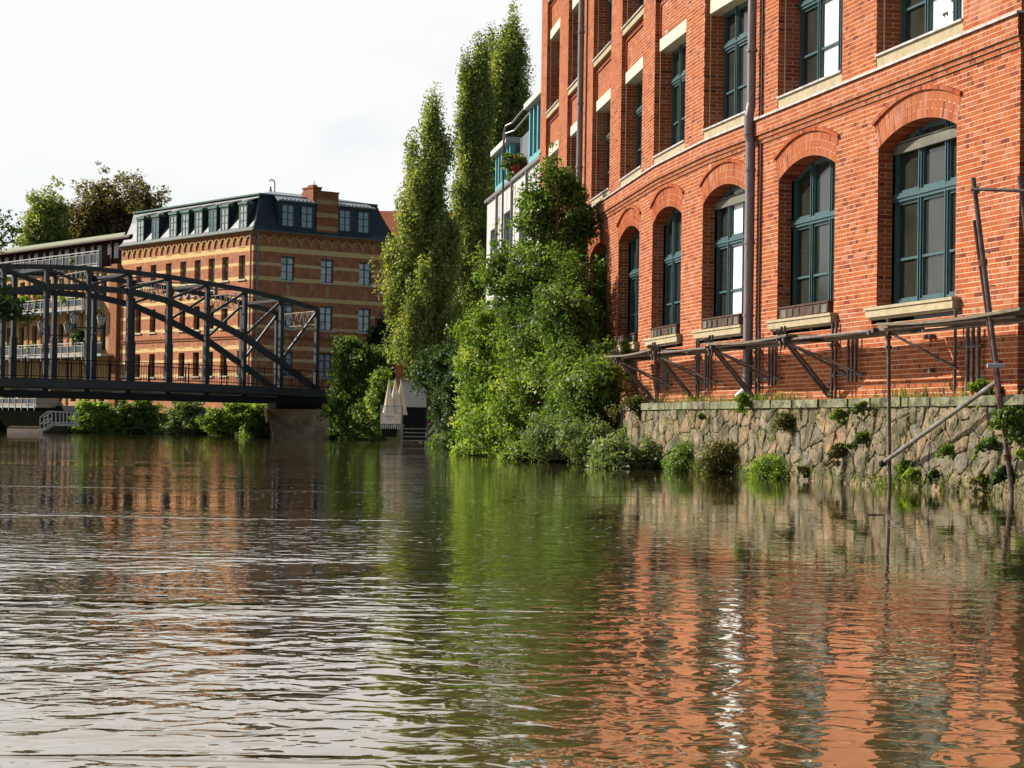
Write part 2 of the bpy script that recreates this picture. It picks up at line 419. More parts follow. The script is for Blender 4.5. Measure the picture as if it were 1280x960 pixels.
# ================================================================== FACTORY
FV = [A(7.02, 27.96), A(3.87, 41.0), A(3.13, 45.1), A(0.60, 66.0)]
FSEG = []; _t = 0
for a, b in zip(FV, FV[1:]):
    d = b - a; L_ = np.hypot(*d); d = d / L_; FSEG.append((a, d, A(-d[1], d[0]), L_, _t)); _t += L_
FACE_OFF = -.13
def FP(t, z, o=0.):
    i = 0
    while i < 2 and t > FSEG[i][4] + FSEG[i][3]: i += 1
    a, d, n, L_, t0 = FSEG[i]; tt = t - t0
    w = .35; nn = n
    if i < 2 and L_ - tt < w:
        k = .5 - .5 * (L_ - tt) / w; nn = n * (1 - k) + FSEG[i + 1][2] * k
    elif i > 0 and tt < w:
        k = .5 - .5 * tt / w; nn = n * (1 - k) + FSEG[i - 1][2] * k
    p = a + d * tt + nn * (o + FACE_OFF)
    return (p[0], p[1], z)
T0, T1, ZB = .15, 38.05, 1.38
WIN = [(2.13, 5.00), (6.80, 9.50), (11.28, 13.90), (15.58, 18.30), (19.93, 22.80), (24.52, 27.32), (29.1, 31.8), (33.8, 36.6)]
BAY = [(1.97, 5.13), (6.56, 9.61), (11.15, 13.95), (15.42, 18.32), (19.82, 22.75), (24.35, 27.28), (29.2, 32.03), (33.82, 36.70)]
Z_SILL, Z_SPR, RISE = 2.88, 5.50, .275
LEVELS = [(6.89, 7.07, 9.49, 9.77), (10.77, 10.90, 13.27, 13.56), (14.55, 14.70, 17.05, 17.33)]
Z_TOP = 18.6
factory = thing('factory_building', 'long red brick factory with arched ground floor windows rising straight from the stone river wall', 'factory', (FP(19, 0)[0], FP(19, 0)[1], 1.3))
FO = A(*factory.location)
def fbuild(mb, name, m, **k):
    mb.v = [tuple(A(*p) - FO) for p in mb.v]
    return mb.build(name, m, factory, **k)
def ring_geo(w):
    a, b = w; c = (a + b) / 2; half = (b - a) / 2
    Rr = (half * half + RISE * RISE) / (2 * RISE); zc = Z_SPR + RISE - Rr
    return c, half, Rr, zc
CH = .077; JT = .013
def cut(iv, blocks):
    out = []
    a, b = iv; cur = a
    for s, e in sorted(blocks):
        if e <= cur or s >= b: continue
        if s > cur: out.append((cur, s))
        cur = max(cur, e)
    if cur < b: out.append((cur, b))
    return out
def blocks_at(z):
    bl = []
    if z < 6.5:
        for w in WIN:
            c, half, Rr, zc = ring_geo(w)
            if Z_SILL - .02 < z <= Z_SPR: bl.append(w)
            RO = Rr + .42
            if z > Z_SPR:
                # ring: bounded by radial lines through the springing and the outer circle
                hh = sqrt(max(0, RO * RO - (z - zc) ** 2))
                ang = math.asin(half / Rr)
                edge = (z - zc) * math.tan(ang)
                h = min(hh, edge)
                if z < zc + RO and h > 0.05: bl.append((c - h, c + h))
            if Z_SILL - .24 < z <= Z_SILL: bl.append((w[0] - .20, w[1] + .20))
    return bl
bricks = MB(); mortar = MB()
def tintv():
    r = random.random()
    return min(1, max(0, random.gauss(.5, .2) if r < .9 else random.choice((.0, .95, 1.))))
near = []          # the bricks that show largest, built one by one
def course(t0, t1, z, k, out=0., phase=0., blocks=(), collect=False, proud=.0022, depth=.03, tinto=0.):
    z0, z1 = z + JT / 2, z + CH - JT / 2
    bl = blocks
    header = k % 2 == 0
    L_ = .131 if header else .262
    sh = (0 if header else (.0655 if k % 4 == 1 else .0655 + .131)) + phase
    for a, b in cut((t0, t1), bl):
        i0 = int(math.floor((a - sh) / L_)); i1 = int(math.ceil((b - sh) / L_))
        for i in range(i0, i1):
            x0 = max(a + JT / 2 * (i != i0), sh + i * L_ + JT / 2); x1 = min(b - JT / 2 * 0, sh + (i + 1) * L_ - JT / 2)
            if x1 - x0 < .02: continue
            tt = min(1, max(0, tintv() + tinto))
            if collect and not header and x1 - x0 > .24 and x0 > .2 and x1 < 2.1:
                near.append((x0, z0, tt)); continue
            pr = proud + random.uniform(-.0008, .0012)
            bricks.hexa([FP(x0, z0, out + pr - depth), FP(x1, z0, out + pr - depth), FP(x1, z1, out + pr - depth), FP(x0, z1, out + pr - depth),
                         FP(x0, z0, out + pr), FP(x1, z0, out + pr), FP(x1, z1, out + pr), FP(x0, z1, out + pr)], tt, skip=(0,))
BENDS = [FSEG[1][4], FSEG[2][4]]
def mstrip(t0, t1, z0, z1, o):
    xs_ = [t0] + [x for bb in BENDS for x in (bb - .35, bb, bb + .35) if t0 < x < t1] + [t1]
    for a, b in zip(xs_, xs_[1:]):
        mortar.face([FP(a, z0, o), FP(a, z1, o), FP(b, z1, o), FP(b, z0, o)])
# ground storey
k = 0; z = ZB
while z < 6.30:
    bl = blocks_at(z + CH / 2)
    course(T0, T1, z, k, 0, 0, bl, collect=True)
    for a, b in cut((T0, T1), bl): mstrip(a, b, z, z + CH, 0)
    z += CH; k += 1
# projecting string course: two stepped rows, a plain band of three, then the flashing
zz = z
for j, o in enumerate((.03, .06, .10, .10, .10, .10)):
    mstrip(T0 - o, T1 + .05, zz, zz + CH, o - .0)
    for s_ in (0,):
        mortar.face([FP(T0 - o, zz, o), FP(T1, zz, o), FP(T1, zz, -.1), FP(T0 - o, zz, -.1)])
    course(T0 - o, T1, zz, j * 2 if j != 3 else 1, o, .03 * j, (), tinto=.22 if j > 1 else .1)
    zz += CH
Z_FL = zz
fl = MB()
for i in range(76):
    ta, tb = T0 - .14 + i * .5, min(T1, T0 - .14 + (i + 1) * .5)
    fl.fbox(FP, ta, tb, Z_FL, Z_FL + .022, -.05, .145, back=False)
    fl.fbox(FP, ta, tb, Z_FL - .018, Z_FL, .13, .145, back=False)
fbuild(fl, 'flashing', M['flash'])
# upper storeys
z = Z_FL + .02; k = 0
while z < Z_TOP:
    zm = z + CH / 2
    course(T0, T1, z, k, 0, .02, BAY)
    for a, b in cut((T0, T1), BAY): mstrip(a, b, z, z + CH, 0)
    # recessed spandrels between the pier faces
    solid = True
    for (s0, s1, l0, l1) in LEVELS:
        if s0 - .03 < zm < l1: solid = False
    for (a, b) in BAY:
        if z > 7.2 and solid:
            course(a, b, z, k, -.12, 0, ()); mstrip(a, b, z, z + CH, -.12)
        elif not solid or zm < 7.1:
            # thin brick margins left and right of the opening
            for (p, q) in ((a, a + .08), (b - .08, b)):
                mstrip(p, q, z, z + CH, -.115)
    z += CH; k += 1
# jambs: pier returns, window reveals (brick by brick on the side that faces up-river)
def jamb(t, z0, z1, o0, o1, sgn):
    """a reveal at t between outs o1 (front) and o0 (back); sgn -1 faces the camera end"""
    mortar.face([FP(t, z0, o0), FP(t, z1, o0), FP(t, z1, o1), FP(t, z0, o1)])
    if sgn > 0: return
    n = int((z1 - z0) / CH); W = o1 - o0
    for j in range(n):
        za = z0 + j * CH + JT / 2; zb = za + CH - JT
        if W < .14: parts = [(o0, o1)]
        elif j % 2: parts = [(o0, o1)]
        else: parts = [(o0, o0 + W * .47), (o0 + W * .52, o1)]
        for (p, q) in parts:
            bricks.hexa([FP(t, za, p + .004), FP(t, zb, p + .004), FP(t, zb, q - .003), FP(t, za, q - .003),
                         FP(t - .006, za, p + .004), FP(t - .006, zb, p + .004), FP(t - .006, zb, q - .003), FP(t - .006, za, q - .003)], tintv(), skip=(0,))
for (a, b) in WIN:
    jamb(b, Z_SILL, Z_SPR, -.26, 0, -1); jamb(a, Z_SILL, Z_SPR, -.26, 0, 1)
for (a, b) in BAY:
    jamb(b, Z_FL, Z_TOP, -.12, 0, -1); jamb(a, Z_FL, Z_TOP, -.12, 0, 1)
    for (s0, s1, l0, l1) in LEVELS:
        jamb(b - .07, s1, l0, -.40, -.12, -1); jamb(a + .07, s1, l0, -.40, -.12, 1)
        # thin rounded bead round the recess
# arches: radial brick rings, soffit, hood mould
arch = MB(); hood = MB()
for wi, w in enumerate(WIN):
    soff = MB()
    c, half, Rr, zc = ring_geo(w)
    ang = math.asin(half / Rr); n = int(round(2 * ang * Rr / .079))
    for i in range(n):
        a0 = -ang + 2 * ang * i / n; a1 = -ang + 2 * ang * (i + 1) / n
        g = JT / 2 / Rr
        rb = [0, .13, .40] if i % 2 else [0, .26, .40]
        rb = [x / .40 * .42 for x in rb]
        for ra, rb_ in zip(rb, rb[1:]):
            r0, r1 = Rr + ra + .005, Rr + rb_ - .005
            P = [(c + r0 * sin(a0 + g * 1.3), zc + r0 * cos(a0 + g * 1.3)), (c + r1 * sin(a0 + g), zc + r1 * cos(a0 + g)),
                 (c + r1 * sin(a1 - g), zc + r1 * cos(a1 - g)), (c + r0 * sin(a1 - g), zc + r0 * cos(a1 - g))]
            arch.prism(FP, P, -.03, .004, min(1, tintv() + .06))
        p0 = [(Rr - .0, Rr + .425)]
        for (r0, r1) in p0:
            mortar.face([FP(c + r0 * sin(a0), zc + r0 * cos(a0), .001), FP(c + r1 * sin(a0), zc + r1 * cos(a0), .001),
                         FP(c + r1 * sin(a1), zc + r1 * cos(a1), .001), FP(c + r0 * sin(a1), zc + r0 * cos(a1), .001)])
        soff.face([FP(c + Rr * sin(a0), zc + Rr * cos(a0), .004), FP(c + Rr * sin(a1), zc + Rr * cos(a1), .004),
                   FP(c + Rr * sin(a1), zc + Rr * cos(a1), -.40), FP(c + Rr * sin(a0), zc + Rr * cos(a0), -.40)], random.random())
        # hood: a thin projecting row over the ring
        r0, r1 = Rr + .43, Rr + .495
        P = [(c + r0 * sin(a0), zc + r0 * cos(a0)), (c + r1 * sin(a0 + g), zc + r1 * cos(a0 + g)), (c + r1 * sin(a1 - g), zc + r1 * cos(a1 - g)), (c + r0 * sin(a1), zc + r0 * cos(a1))]
        hood.prism(FP, P, -.02, .045, min(1, tintv() + .05))
    fbuild(soff, 'arch_soffit', M['brick'])
#S
fbuild(arch, 'arch_brickwork', M['brick'], kind='stuff')
fbuild(hood, 'hood_mould', M['brick'], kind='stuff')

# individually placed bricks
near.sort(key=lambda q: (-min(q[1], 6.2) * 0 + q[0]))
single = near[:298]
for x0, z0, tt in near[298:]:
    x1, z1 = x0 + .251, z0 + CH - JT
    bricks.hexa([FP(x0, z0, -.024), FP(x1, z0, -.024), FP(x1, z1, -.024), FP(x0, z1, -.024), FP(x0, z0, .0025), FP(x1, z0, .0025), FP(x1, z1, .0025), FP(x0, z1, .0025)], tt, skip=(0,))
fbuild(bricks, 'brickwork', M['brick'], kind='stuff')
fbuild(mortar, 'mortar_bed', M['mortar'])
bm_cache = []
for q in range(8):
    b = MB(); e = .002
    b.hexa([(0, 0, 0), (.251, 0, 0), (.251, 0, CH - JT), (0, 0, CH - JT), (0, .03, 0), (.251, .03, 0), (.251, .03, CH - JT), (0, .03, CH - JT)], q / 7)
    bm_cache.append(b.mesh('brick', M['brick']))
ang0 = atan2(FSEG[0][1][1], FSEG[0][1][0])
for x0, z0, tt in single:
    p = A(*FP(x0, z0, -.0278 + random.uniform(-.0008, .0012))) - FO
    inst('brick', bm_cache[min(7, int(tt * 8))], factory, tuple(p), ang0)

# stone dressings
def sill_profile(a, b, ztop, mb):
    mb.fbox(FP, a - .19, b + .19, ztop - .045, ztop, -.25, .15)
    mb.fbox(FP, a - .165, b + .165, ztop - .165, ztop - .045, -.05, .125)
    mb.fbox(FP, a - .13, b + .13, ztop - .205, ztop - .165, -.05, .075)
for w in WIN:
    s = MB(); sill_profile(w[0], w[1], Z_SILL, s); fbuild(s, 'window_sill', M['stone'])
for (a, b) in BAY:
    for (s0, s1, l0, l1) in LEVELS:
        s = MB()
        s.fbox(FP, a + .004, b - .004, s0 - .06, s1 - .035, -.40, -.01)
        fbuild(s, 'window_sill', M['stone'])
        s = MB(); s.fbox(FP, a + .004, b - .004, s1 - .033, s1, -.40, .03)
        fbuild(s, 'sill_flashing', M['flash'])
        s = MB(); s.fbox(FP, a + .008, b - .008, l0, l1, -.42, -.095)
        fbuild(s, 'lintel', M['lintel'])
        if l1 < 17:
            # moulded brick border of the recessed panel
            nx = LEVELS[LEVELS.index((s0, s1, l0, l1)) + 1][0]
            s = MB()
            for (p, q, r, u) in ((a + .10, a + .16, l1 + .02, nx - .24), (b - .16, b - .10, l1 + .02, nx - .24), (a + .10, b - .10, nx - .24, nx - .19)):
                s.fbox(FP, p, q, r, u, -.12, -.085, random.uniform(.0, .15))
            fbuild(s, 'panel_border', M['brick'])
# windows
def add_window(a, b, z0, z1, o, arched, cols=3, geo=None, white=(), blind=False, split=.66, panemat='pane'):
    """teal timber window with its panes; returns the frame object"""
    f = MB(); panes = []
    fw = .075
    def top(t):
        if not arched: return z1
        c, half, Rr, zc = geo
        return zc + sqrt(max(0, Rr * Rr - (t - c) ** 2)) + .01
    zt = z0 + (z1 - z0) * split if not arched else 4.68
    # outer frame: sides, foot, head
    f.fbox(FP, a - .02, a + fw, z0, top(a + fw), o - .06, o + .02)
    f.fbox(FP, b - fw, b + .02, z0, top(b - fw), o - .06, o + .02)
    f.fbox(FP, a, b, z0, z0 + .09, o - .06, o + .03)
    n = 14
    for i in range(n):
        u0, u1 = a + (b - a) * i / n, a + (b - a) * (i + 1) / n
        f.prism(FP, [(u0, top(u0) - .09), (u0, top(u0) + .02), (u1, top(u1) + .02), (u1, top(u1) - .09)], o - .06, o + .02)
    f.fbox(FP, a, b, zt - .07, zt + .07, o - .06, o + .05)
    f.fbox(FP, a, b, zt - .02, zt + .02, o + .05, o + .075)
    ws = (b - a) / cols
    for c_ in range(1, cols):
        x = a + ws * c_
        f.fbox(FP, x - .055, x + .055, z0, top(x), o - .06, o + .035)
        f.fbox(FP, x - .014, x + .014, z0, top(x), o + .035, o + .055)
    zg = z0 + (zt - z0) * .43
    for c_ in range(cols):
        x0, x1 = a + ws * c_ + (.055 if c_ else fw), a + ws * (c_ + 1) - (.055 if c_ < cols - 1 else fw)
        f.fbox(FP, x0, x1, zg - .02, zg + .02, o - .05, o + .01)
        # sash edges
        for (p, q, r, s_) in ((x0, x0 + .03, z0 + .09, zt - .07), (x1 - .03, x1, z0 + .09, zt - .07), (x0, x1, z0 + .09, z0 + .13), (x0, x1, zt - .12, zt - .07), (x0, x1, zt + .07, zt + .12), (x0, x0 + .03, zt + .07, top(x0) - .09), (x1 - .03, x1, zt + .07, top(x1) - .09)):
            f.fbox(FP, p, q, r, s_, o - .05, o + .005)
        pm = 'pane_white' if c_ in white else panemat
        for (p0, p1) in ((z0 + .1, zg - .02), (zg + .02, zt - .08)):
            m_ = MB(); m_.fbox(FP, x0 + .02, x1 - .02, p0, p1, o - .05, o - .035, random.random()); panes.append((m_, pm))
        m_ = MB(); m_.prism(FP, [(x0 + .02, zt + .08), (x0 + .02, top(x0) - .07), ((x0 + x1) / 2, top((x0 + x1) / 2) - .07), (x1 - .02, top(x1) - .07), (x1 - .02, zt + .08)], o - .05, o - .035, .5, True)
        panes.append((m_, pm))
    fo = fbuild(f, 'window_frame', M['teal'])
    for m_, pm in panes:
        m_.v = [tuple(A(*p) - FO) for p in m_.v]
        m_.build('pane', M[pm], fo)
    if blind:
        s = MB(); zb_ = top(a) - .02
        s.fbox(FP, a + .05, b - .05, zb_ - .10, zb_ + .05, o + .02, o + .09)
        s.fbox(FP, a + .1, b - .1, zb_ + .07, zb_ + .10, o + .02, o + .08)
        s.v = [tuple(A(*p) - FO) for p in s.v]; s.build('blind_box', M['blind'], fo)
    return fo
for i, w in enumerate(WIN):
    add_window(w[0], w[1], Z_SILL + .02, Z_SPR, -.33, True, geo=ring_geo(w), white=((0, 1) if i == 2 else ()), blind=i in (0, 2))
for i, (a, b) in enumerate(BAY):
    for j, (s0, s1, l0, l1) in enumerate(LEVELS):
        wh = ()
        if j == 0 and i in (1,): wh = (0, 1)
        if j == 0 and i == 2: wh = (0,)
        if j == 1 and i == 3: wh = (0, 1)
        if j == 0 and i == 0: wh = (0, 1)
        add_window(a + .07, b - .07, s1, l0, -.42, False, white=wh, panemat='pane' if i < 4 else 'pane_dark', split=.70)
# notices taped inside the first upper window
nt_ = MB()
for (x, z_, w_, h_) in ((3.12, 7.58, .34, .16), (3.42, 7.42, .5, .14), (3.08, 7.40, .22, .1), (3.16, 7.24, .2, .1)):
    for r in range(4):
        nt_.fbox(FP, x + r * .05, x + r * .05 + .03, z_ + .03 * (r % 2), z_ + h_ * .5, -.452, -.448)
fbuild(nt_, 'window_lettering', M['black'])
# solid behind the panes, end walls, parapet, roof
core = MB()
pts = [T0 + .0, 13.42, 17.6, T1]
for a, b in zip(pts, pts[1:]):
    core.face([FP(a, 1.0, -.5), FP(a, Z_TOP, -.5), FP(b, Z_TOP, -.5), FP(b, 1.0, -.5)])
core.face([FP(T0, 1, -.5), FP(T0, Z_TOP, -.5), FP(T0, Z_TOP, -13), FP(T0, 1, -13)])
core.face([FP(T1, 1, 0), FP(T1, Z_TOP, 0), FP(T1, Z_TOP, -13), FP(T1, 1, -13)])
core.face([FP(T0, 1, -13), FP(T0, Z_TOP, -13), FP(T1, Z_TOP, -13), FP(T1, 1, -13)])
core.face([FP(T0, Z_TOP, .1), FP(13.4, Z_TOP, .1), FP(17.6, Z_TOP, .1), FP(T1, Z_TOP, .1), FP(T1, Z_TOP, -13), FP(T0, Z_TOP, -13)])
fbuild(core, 'building_core', M['black'])
ew = MB()   # the end wall, course by course (it shows as a thin dark edge and in oblique views)
endm = MB()
pe = lambda s_, z_, o_: tuple(A(*FP(T0, z_, 0)) + A(*( -FSEG[0][2] * s_ ), 0) + A(*(-FSEG[0][1] * o_), 0))
endm.face([pe(0, ZB, 0), pe(13, ZB, 0), pe(13, Z_TOP, 0), pe(0, Z_TOP, 0)])
z = ZB; k = 0
while z < 10:
    Lb = .131 if k % 2 == 0 else .262; s_ = .0 if k % 2 == 0 else .0
    x = s_
    while x < 4:
        ew.hexa([pe(x + .005, z + .005, 0), pe(x + Lb - .006, z + .005, 0), pe(x + Lb - .006, z + CH - .006, 0), pe(x + .005, z + CH - .006, 0),
                 pe(x + .005, z + .005, .006), pe(x + Lb - .006, z + .005, .006), pe(x + Lb - .006, z + CH - .006, .006), pe(x + .005, z + CH - .006, .006)], tintv(), skip=(0,))
        x += Lb
    z += CH; k += 1
fbuild(ew, 'end_brickwork', M['brick'], kind='stuff'); fbuild(endm, 'end_wall', M['mortar'])
# rain pipes
def pipe(tc, r, o, ztop, name='downpipe', foot=True):
    p = MB()
    p.tube(FP(tc, 1.75 if foot else 1.4, o), FP(tc, 6.35, o), r * 1.12, n=14)
    p.path([FP(tc, 6.35, o), FP(tc, 6.5, o + .04), FP(tc, 6.85, o + .04), FP(tc, 7.1, o)], r * 1.08, n=14)
    p.tube(FP(tc, 7.1, o), FP(tc, ztop, o), r, n=14)
    if foot: p.path([FP(tc, 1.80, o), FP(tc, 1.58, o + .02), FP(tc + .12, 1.44, o + .14)], r * 1.2, n=14)
    for zz_ in (2.1, 3.0, 4.4, 5.8, 8.1, 9.9, 11.9, 13.8, 16):
        if zz_ < ztop: p.tube(FP(tc, zz_, o), FP(tc, zz_ + .05, o), r * 1.28, n=14)
    return fbuild(p, name, M['zinc'], smooth=False)
pipe(10.62, .085, .15, 18.4); pipe(28.55, .085, .15, 18.4, foot=False)
for tc in (10.36, 28.28):
    cab = MB(); cab.tube(FP(tc, 1.5, .03), FP(tc, 18.3, .03), .022, n=6)
    fbuild(cab, 'lightning_cable', M['rust'])

# window boxes standing on four of the sills
WB = ['dark flower box on the sill of the arched window right of the rain pipe',
      'dark flower box on the sill of the arched window just left of the rain pipe',
      'dark flower box on the sill of the narrow window second left of the rain pipe',
      'plant-hung dark flower box on the narrow sill above the left end of the walkway']
for (wi, lab) in zip((1, 2, 3, 4), WB):
    a, b = WIN[wi]; o = thing('flower_box', lab, 'flower box', FP((a + b) / 2, Z_SILL, .05), 'flower boxes on the factory sills')
    org = A(*o.location)
    def fb(m_, nm, mt):
        m_.v = [tuple(A(*p) - org) for p in m_.v]; m_.build(nm, mt, o)
    m_ = MB(); m_.fbox(FP, a + .12, b - .25, Z_SILL, Z_SILL + .20, -.13, .055); m_.fbox(FP, a + .08, b - .21, Z_SILL + .20, Z_SILL + .23, -.15, .075); fb(m_, 'box_body', M['wood'])
    n = 7; ww = (b - a - .45) / n
    for q in range(n):
        if q == 3: continue
        m_ = MB(); x = a + .16 + q * ww
        m_.fbox(FP, x, x + ww * .72, Z_SILL + .03, Z_SILL + .17, .055, .068); fb(m_, 'front_panel', M['bark'] if q % 3 else M['blind'])
# ================================================================== RIVER WALL
WT0, WT1 = -3.5, 24.0
def woff(t):                     # how far the wall stands out from the brick face
    return .46 + .16 * min(1, max(0, (t - 1) / 7))
def WP(t, z, o=0.):
    batter = .09 * (1.25 - z)
    return FP(t, z, woff(t) + batter + o)
rwall = thing('river_wall', 'rubble stone river wall with mossy coping under the red brick factory', 'wall', WP(5, 0))
WO = A(*rwall.location)
def wbuild(mb, name, m, **k):
    mb.v = [tuple(A(*p) - WO) for p in mb.v]; return mb.build(name, m, rwall, **k)
back = MB()
tt = list(np.arange(WT0, WT1 + .01, .5))
for a, b in zip(tt, tt[1:]):
    back.face([WP(a, -.5, -.004), WP(a, 1.24, -.004), WP(b, 1.24, -.004), WP(b, -.5, -.004)])
back.face([WP(WT0, -.5, -.03), WP(WT0, 1.24, -.03), FP(WT0, 1.24, -1), FP(WT0, -.5, -1)])
wbuild(back, 'joint_backing', M['wallmortar'])
# irregular stones: cells of a jittered Voronoi pattern
seeds = []
rows = [-.10, .14, .40, .68, .94, 1.15]
for ri, zc in enumerate(rows):
    t = WT0 + random.random() * .3
    while t < WT1:
        step = random.uniform(.26, .80) * (0.75 if ri in (5,) else 1) * (1.0 if t < 11 else 1.5)
        seeds.append((t + random.uniform(-.08, .08), zc + random.uniform(-.14, .14) * (.4 if ri == 5 else 1))); t += step
def clip_poly(poly, nx, nz, c):
    out = []
    for i in range(len(poly)):
        p, q = poly[i], poly[(i + 1) % len(poly)]
        dp = p[0] * nx + p[1] * nz - c; dq = q[0] * nx + q[1] * nz - c
        if dp <= 0: out.append(p)
        if (dp < 0 < dq) or (dq < 0 < dp):
            k_ = dp / (dp - dq); out.append((p[0] + (q[0] - p[0]) * k_, p[1] + (q[1] - p[1]) * k_))
    return out
stones = []
for (sx_, sz_) in seeds:
    poly = [(max(WT0, sx_ - 1), -.45), (max(WT0, sx_ - 1), 1.235), (min(WT1, sx_ + 1), 1.235), (min(WT1, sx_ + 1), -.45)]
    for (qx, qz) in seeds:
        if (qx, qz) == (sx_, sz_) or abs(qx - sx_) > 2: continue
        nx, nz = qx - sx_, (qz - sz_); mx_, mz_ = (qx + sx_) / 2, (qz + sz_) / 2
        poly = clip_poly(poly, nx, nz, nx * mx_ + nz * mz_)
        if len(poly) < 3: break
    if len(poly) >= 3: stones.append((sx_, sz_, poly))
stones.sort()
extra = MB()
for idx, (sx_, sz_, poly) in enumerate(stones):
    area = .5 * abs(sum(p[0] * q[1] - q[0] * p[1] for p, q in zip(poly, poly[1:] + poly[:1])))
    if area < .008: continue
    cx_ = sum(p[0] for p in poly) / len(poly); cz_ = sum(p[1] for p in poly) / len(poly)
    # subdivide and round the outline
    P = []
    for p, q in zip(poly, poly[1:] + poly[:1]):
        P += [(p[0] * .8 + q[0] * .2, p[1] * .8 + q[1] * .2), (p[0] * .5 + q[0] * .5 + random.uniform(-.012, .012), p[1] * .5 + q[1] * .5 + random.uniform(-.012, .012)), (p[0] * .2 + q[0] * .8, p[1] * .2 + q[1] * .8)]
    def ring(shr, o, jit=0.):
        R_ = []
        for p in P:
            dx, dz = p[0] - cx_, p[1] - cz_; Ld = hypot(dx, dz) + 1e-6
            k_ = max(.1, 1 - shr / Ld)
            R_.append((cx_ + dx * k_, cz_ + dz * k_, o + random.uniform(-jit, jit)))
        return R_
    lift = random.uniform(.0, .022)
    rings = [ring(.006, -.03), ring(.010, .004 + lift, .004), ring(.022, .017 + lift, .006), ring(.075, .024 + lift, .010)]
    s = MB(); n = len(P); tilt = (random.uniform(-.06, .06), random.uniform(-.08, .08)); tv = random.random()
    for R_ in rings:
        s.v += [WP(p[0], p[1], p[2] + (tilt[0] * (p[0] - cx_) + tilt[1] * (p[1] - cz_) if p[2] > 0 else 0)) for p in R_]
    for r in range(3):
        for k_ in range(n):
            s.f.append((r * n + k_, r * n + (k_ + 1) % n, (r + 1) * n + (k_ + 1) % n, (r + 1) * n + k_)); s.t.append(tv); s.m.append(0)
    s.f.append(tuple(3 * n + k_ for k_ in range(n))); s.t.append(tv); s.m.append(0)
    if idx < 285: wbuild(s, 'stone', M['rubble'])
    else:
        b0 = len(extra.v); extra.v += s.v; extra.f += [tuple(b0 + x for x in f_) for f_ in s.f]; extra.t += s.t; extra.m += s.m
wbuild(extra, 'stonework', M['rubble'], kind='stuff')
t = WT0
while t < WT1:
    L_ = random.uniform(.85, 1.25)
    s = MB(); q = min(t + L_, WT1); j = random.uniform(-.008, .008)
    s.fbox(FP, t + .006, q - .006, 1.235, 1.375 + j, -.02 - max(0, .0), woff(t) + .075 + random.uniform(-.012, .012))
    wbuild(s, 'coping_slab', M['coping']); t = q

# ================================================================== SCAFFOLD along the wall
BR_T = []
def tof(u):                      # distance along the facade that shows at picture column u
    lo, hi = -3., 38.
    for _ in range(40):
        m_ = (lo + hi) / 2; p = A(*FP(m_, 2.3, .75)); q = _R.T @ (p - A(0, 0, EYE)); uu = 640 + FOC * q[0] / -q[2]
        if uu > u: lo = m_
        else: hi = m_
    return lo
scaf = thing('scaffold_walkway', 'plank walkway on steel tube brackets running low along the brick factory wall', 'scaffold', FP(8, 1.4, .4))
SO = A(*scaf.location)
def sbuild(mb, name, m, parent=None, **k):
    mb.v = [tuple(A(*p) - SO) for p in mb.v]; return mb.build(name, m, parent or scaf, **k)
ZP = 2.42
TR = .024
btl = [tof(u) for u in (785, 833, 906, 998, 1112)]
def one(p, q, r=TR, m='tube', nm='tube'):
    s = MB(); s.tube(p, q, r, n=8); return sbuild(s, nm, M[m])
for i, tb in enumerate(btl):
    oo = 1.0
    if i < 4:
        for dt in (0, .16):
            one(FP(tb + dt, 1.38, .06), FP(tb + dt, ZP + .30, .06))
            one(FP(tb + dt, ZP - .18, oo), FP(tb + dt, ZP + .20, oo), TR)
            one(FP(tb + dt + .03, ZP + .14, oo + .10), FP(tb + dt + .03, 1.42, .10), TR * 1.25, nm='brace')
        one(FP(tb + .08, ZP - .03, -.0), FP(tb + .08, ZP - .03, oo + .12))
        one(FP(tb - .05, ZP - .10, oo - .05), FP(tb - 1.1, ZP - .62, .06), TR * .8, nm='brace')
        one(FP(tb - .02, ZP - .12, oo - .1), FP(tb - .55, ZP - .62, .06), TR * .8, nm='brace')
        one(FP(tb + .22, ZP - .62, .06), FP(tb - 1.15, ZP - .62, .06), TR, nm='ledger')
        for dt in (-.9, -.74, -.58):
            one(FP(tb + dt, ZP - .75, .08), FP(tb + dt, ZP + .06, .08), TR * 1.1)
    for (dt, z_, o_) in ((0, ZP - .03, oo), (.16, ZP - .06, oo), (0, ZP - .1, .06), (.16, ZP - .1, .06), (0, ZP - .62, .06)):
        s = MB(); s.fbox(FP, tb + dt - .04, tb + dt + .04, z_ - .035, z_ + .035, o_ - .04, o_ + .04)
        sbuild(s, 'coupler', M['tube'])
# tall standard in the water and the light brace against it
pb = at(1112, 609, 30.4)
one(at(1112, 612, 30.45), at(1110.5, 398, 30.45), .030, nm='standard')
for v in (422, 434):
    s = MB(); s.tube(at(1110.6, v - 2, 30.45), at(1110.6, v + 2, 30.45), .052, n=8); sbuild(s, 'coupler', M['tube'])
one(FP(btl[4] - .9, 1.38, .10), FP(btl[4] - .9, ZP + .25, .10))
one(FP(btl[4] - .05, ZP - .05, .8), FP(btl[4] - 1.0, ZP - .62, .10), TR * .9, nm='brace')
for dt in (-1.25, -1.42, -1.6): one(FP(btl[4] + dt, ZP - .95, .07), FP(btl[4] + dt, ZP - .02, .07), TR * 1.3)
one(FP(btl[4] - .8, ZP - .30, .07), FP(btl[4] - 1.7, ZP - .30, .07), nm='ledger')
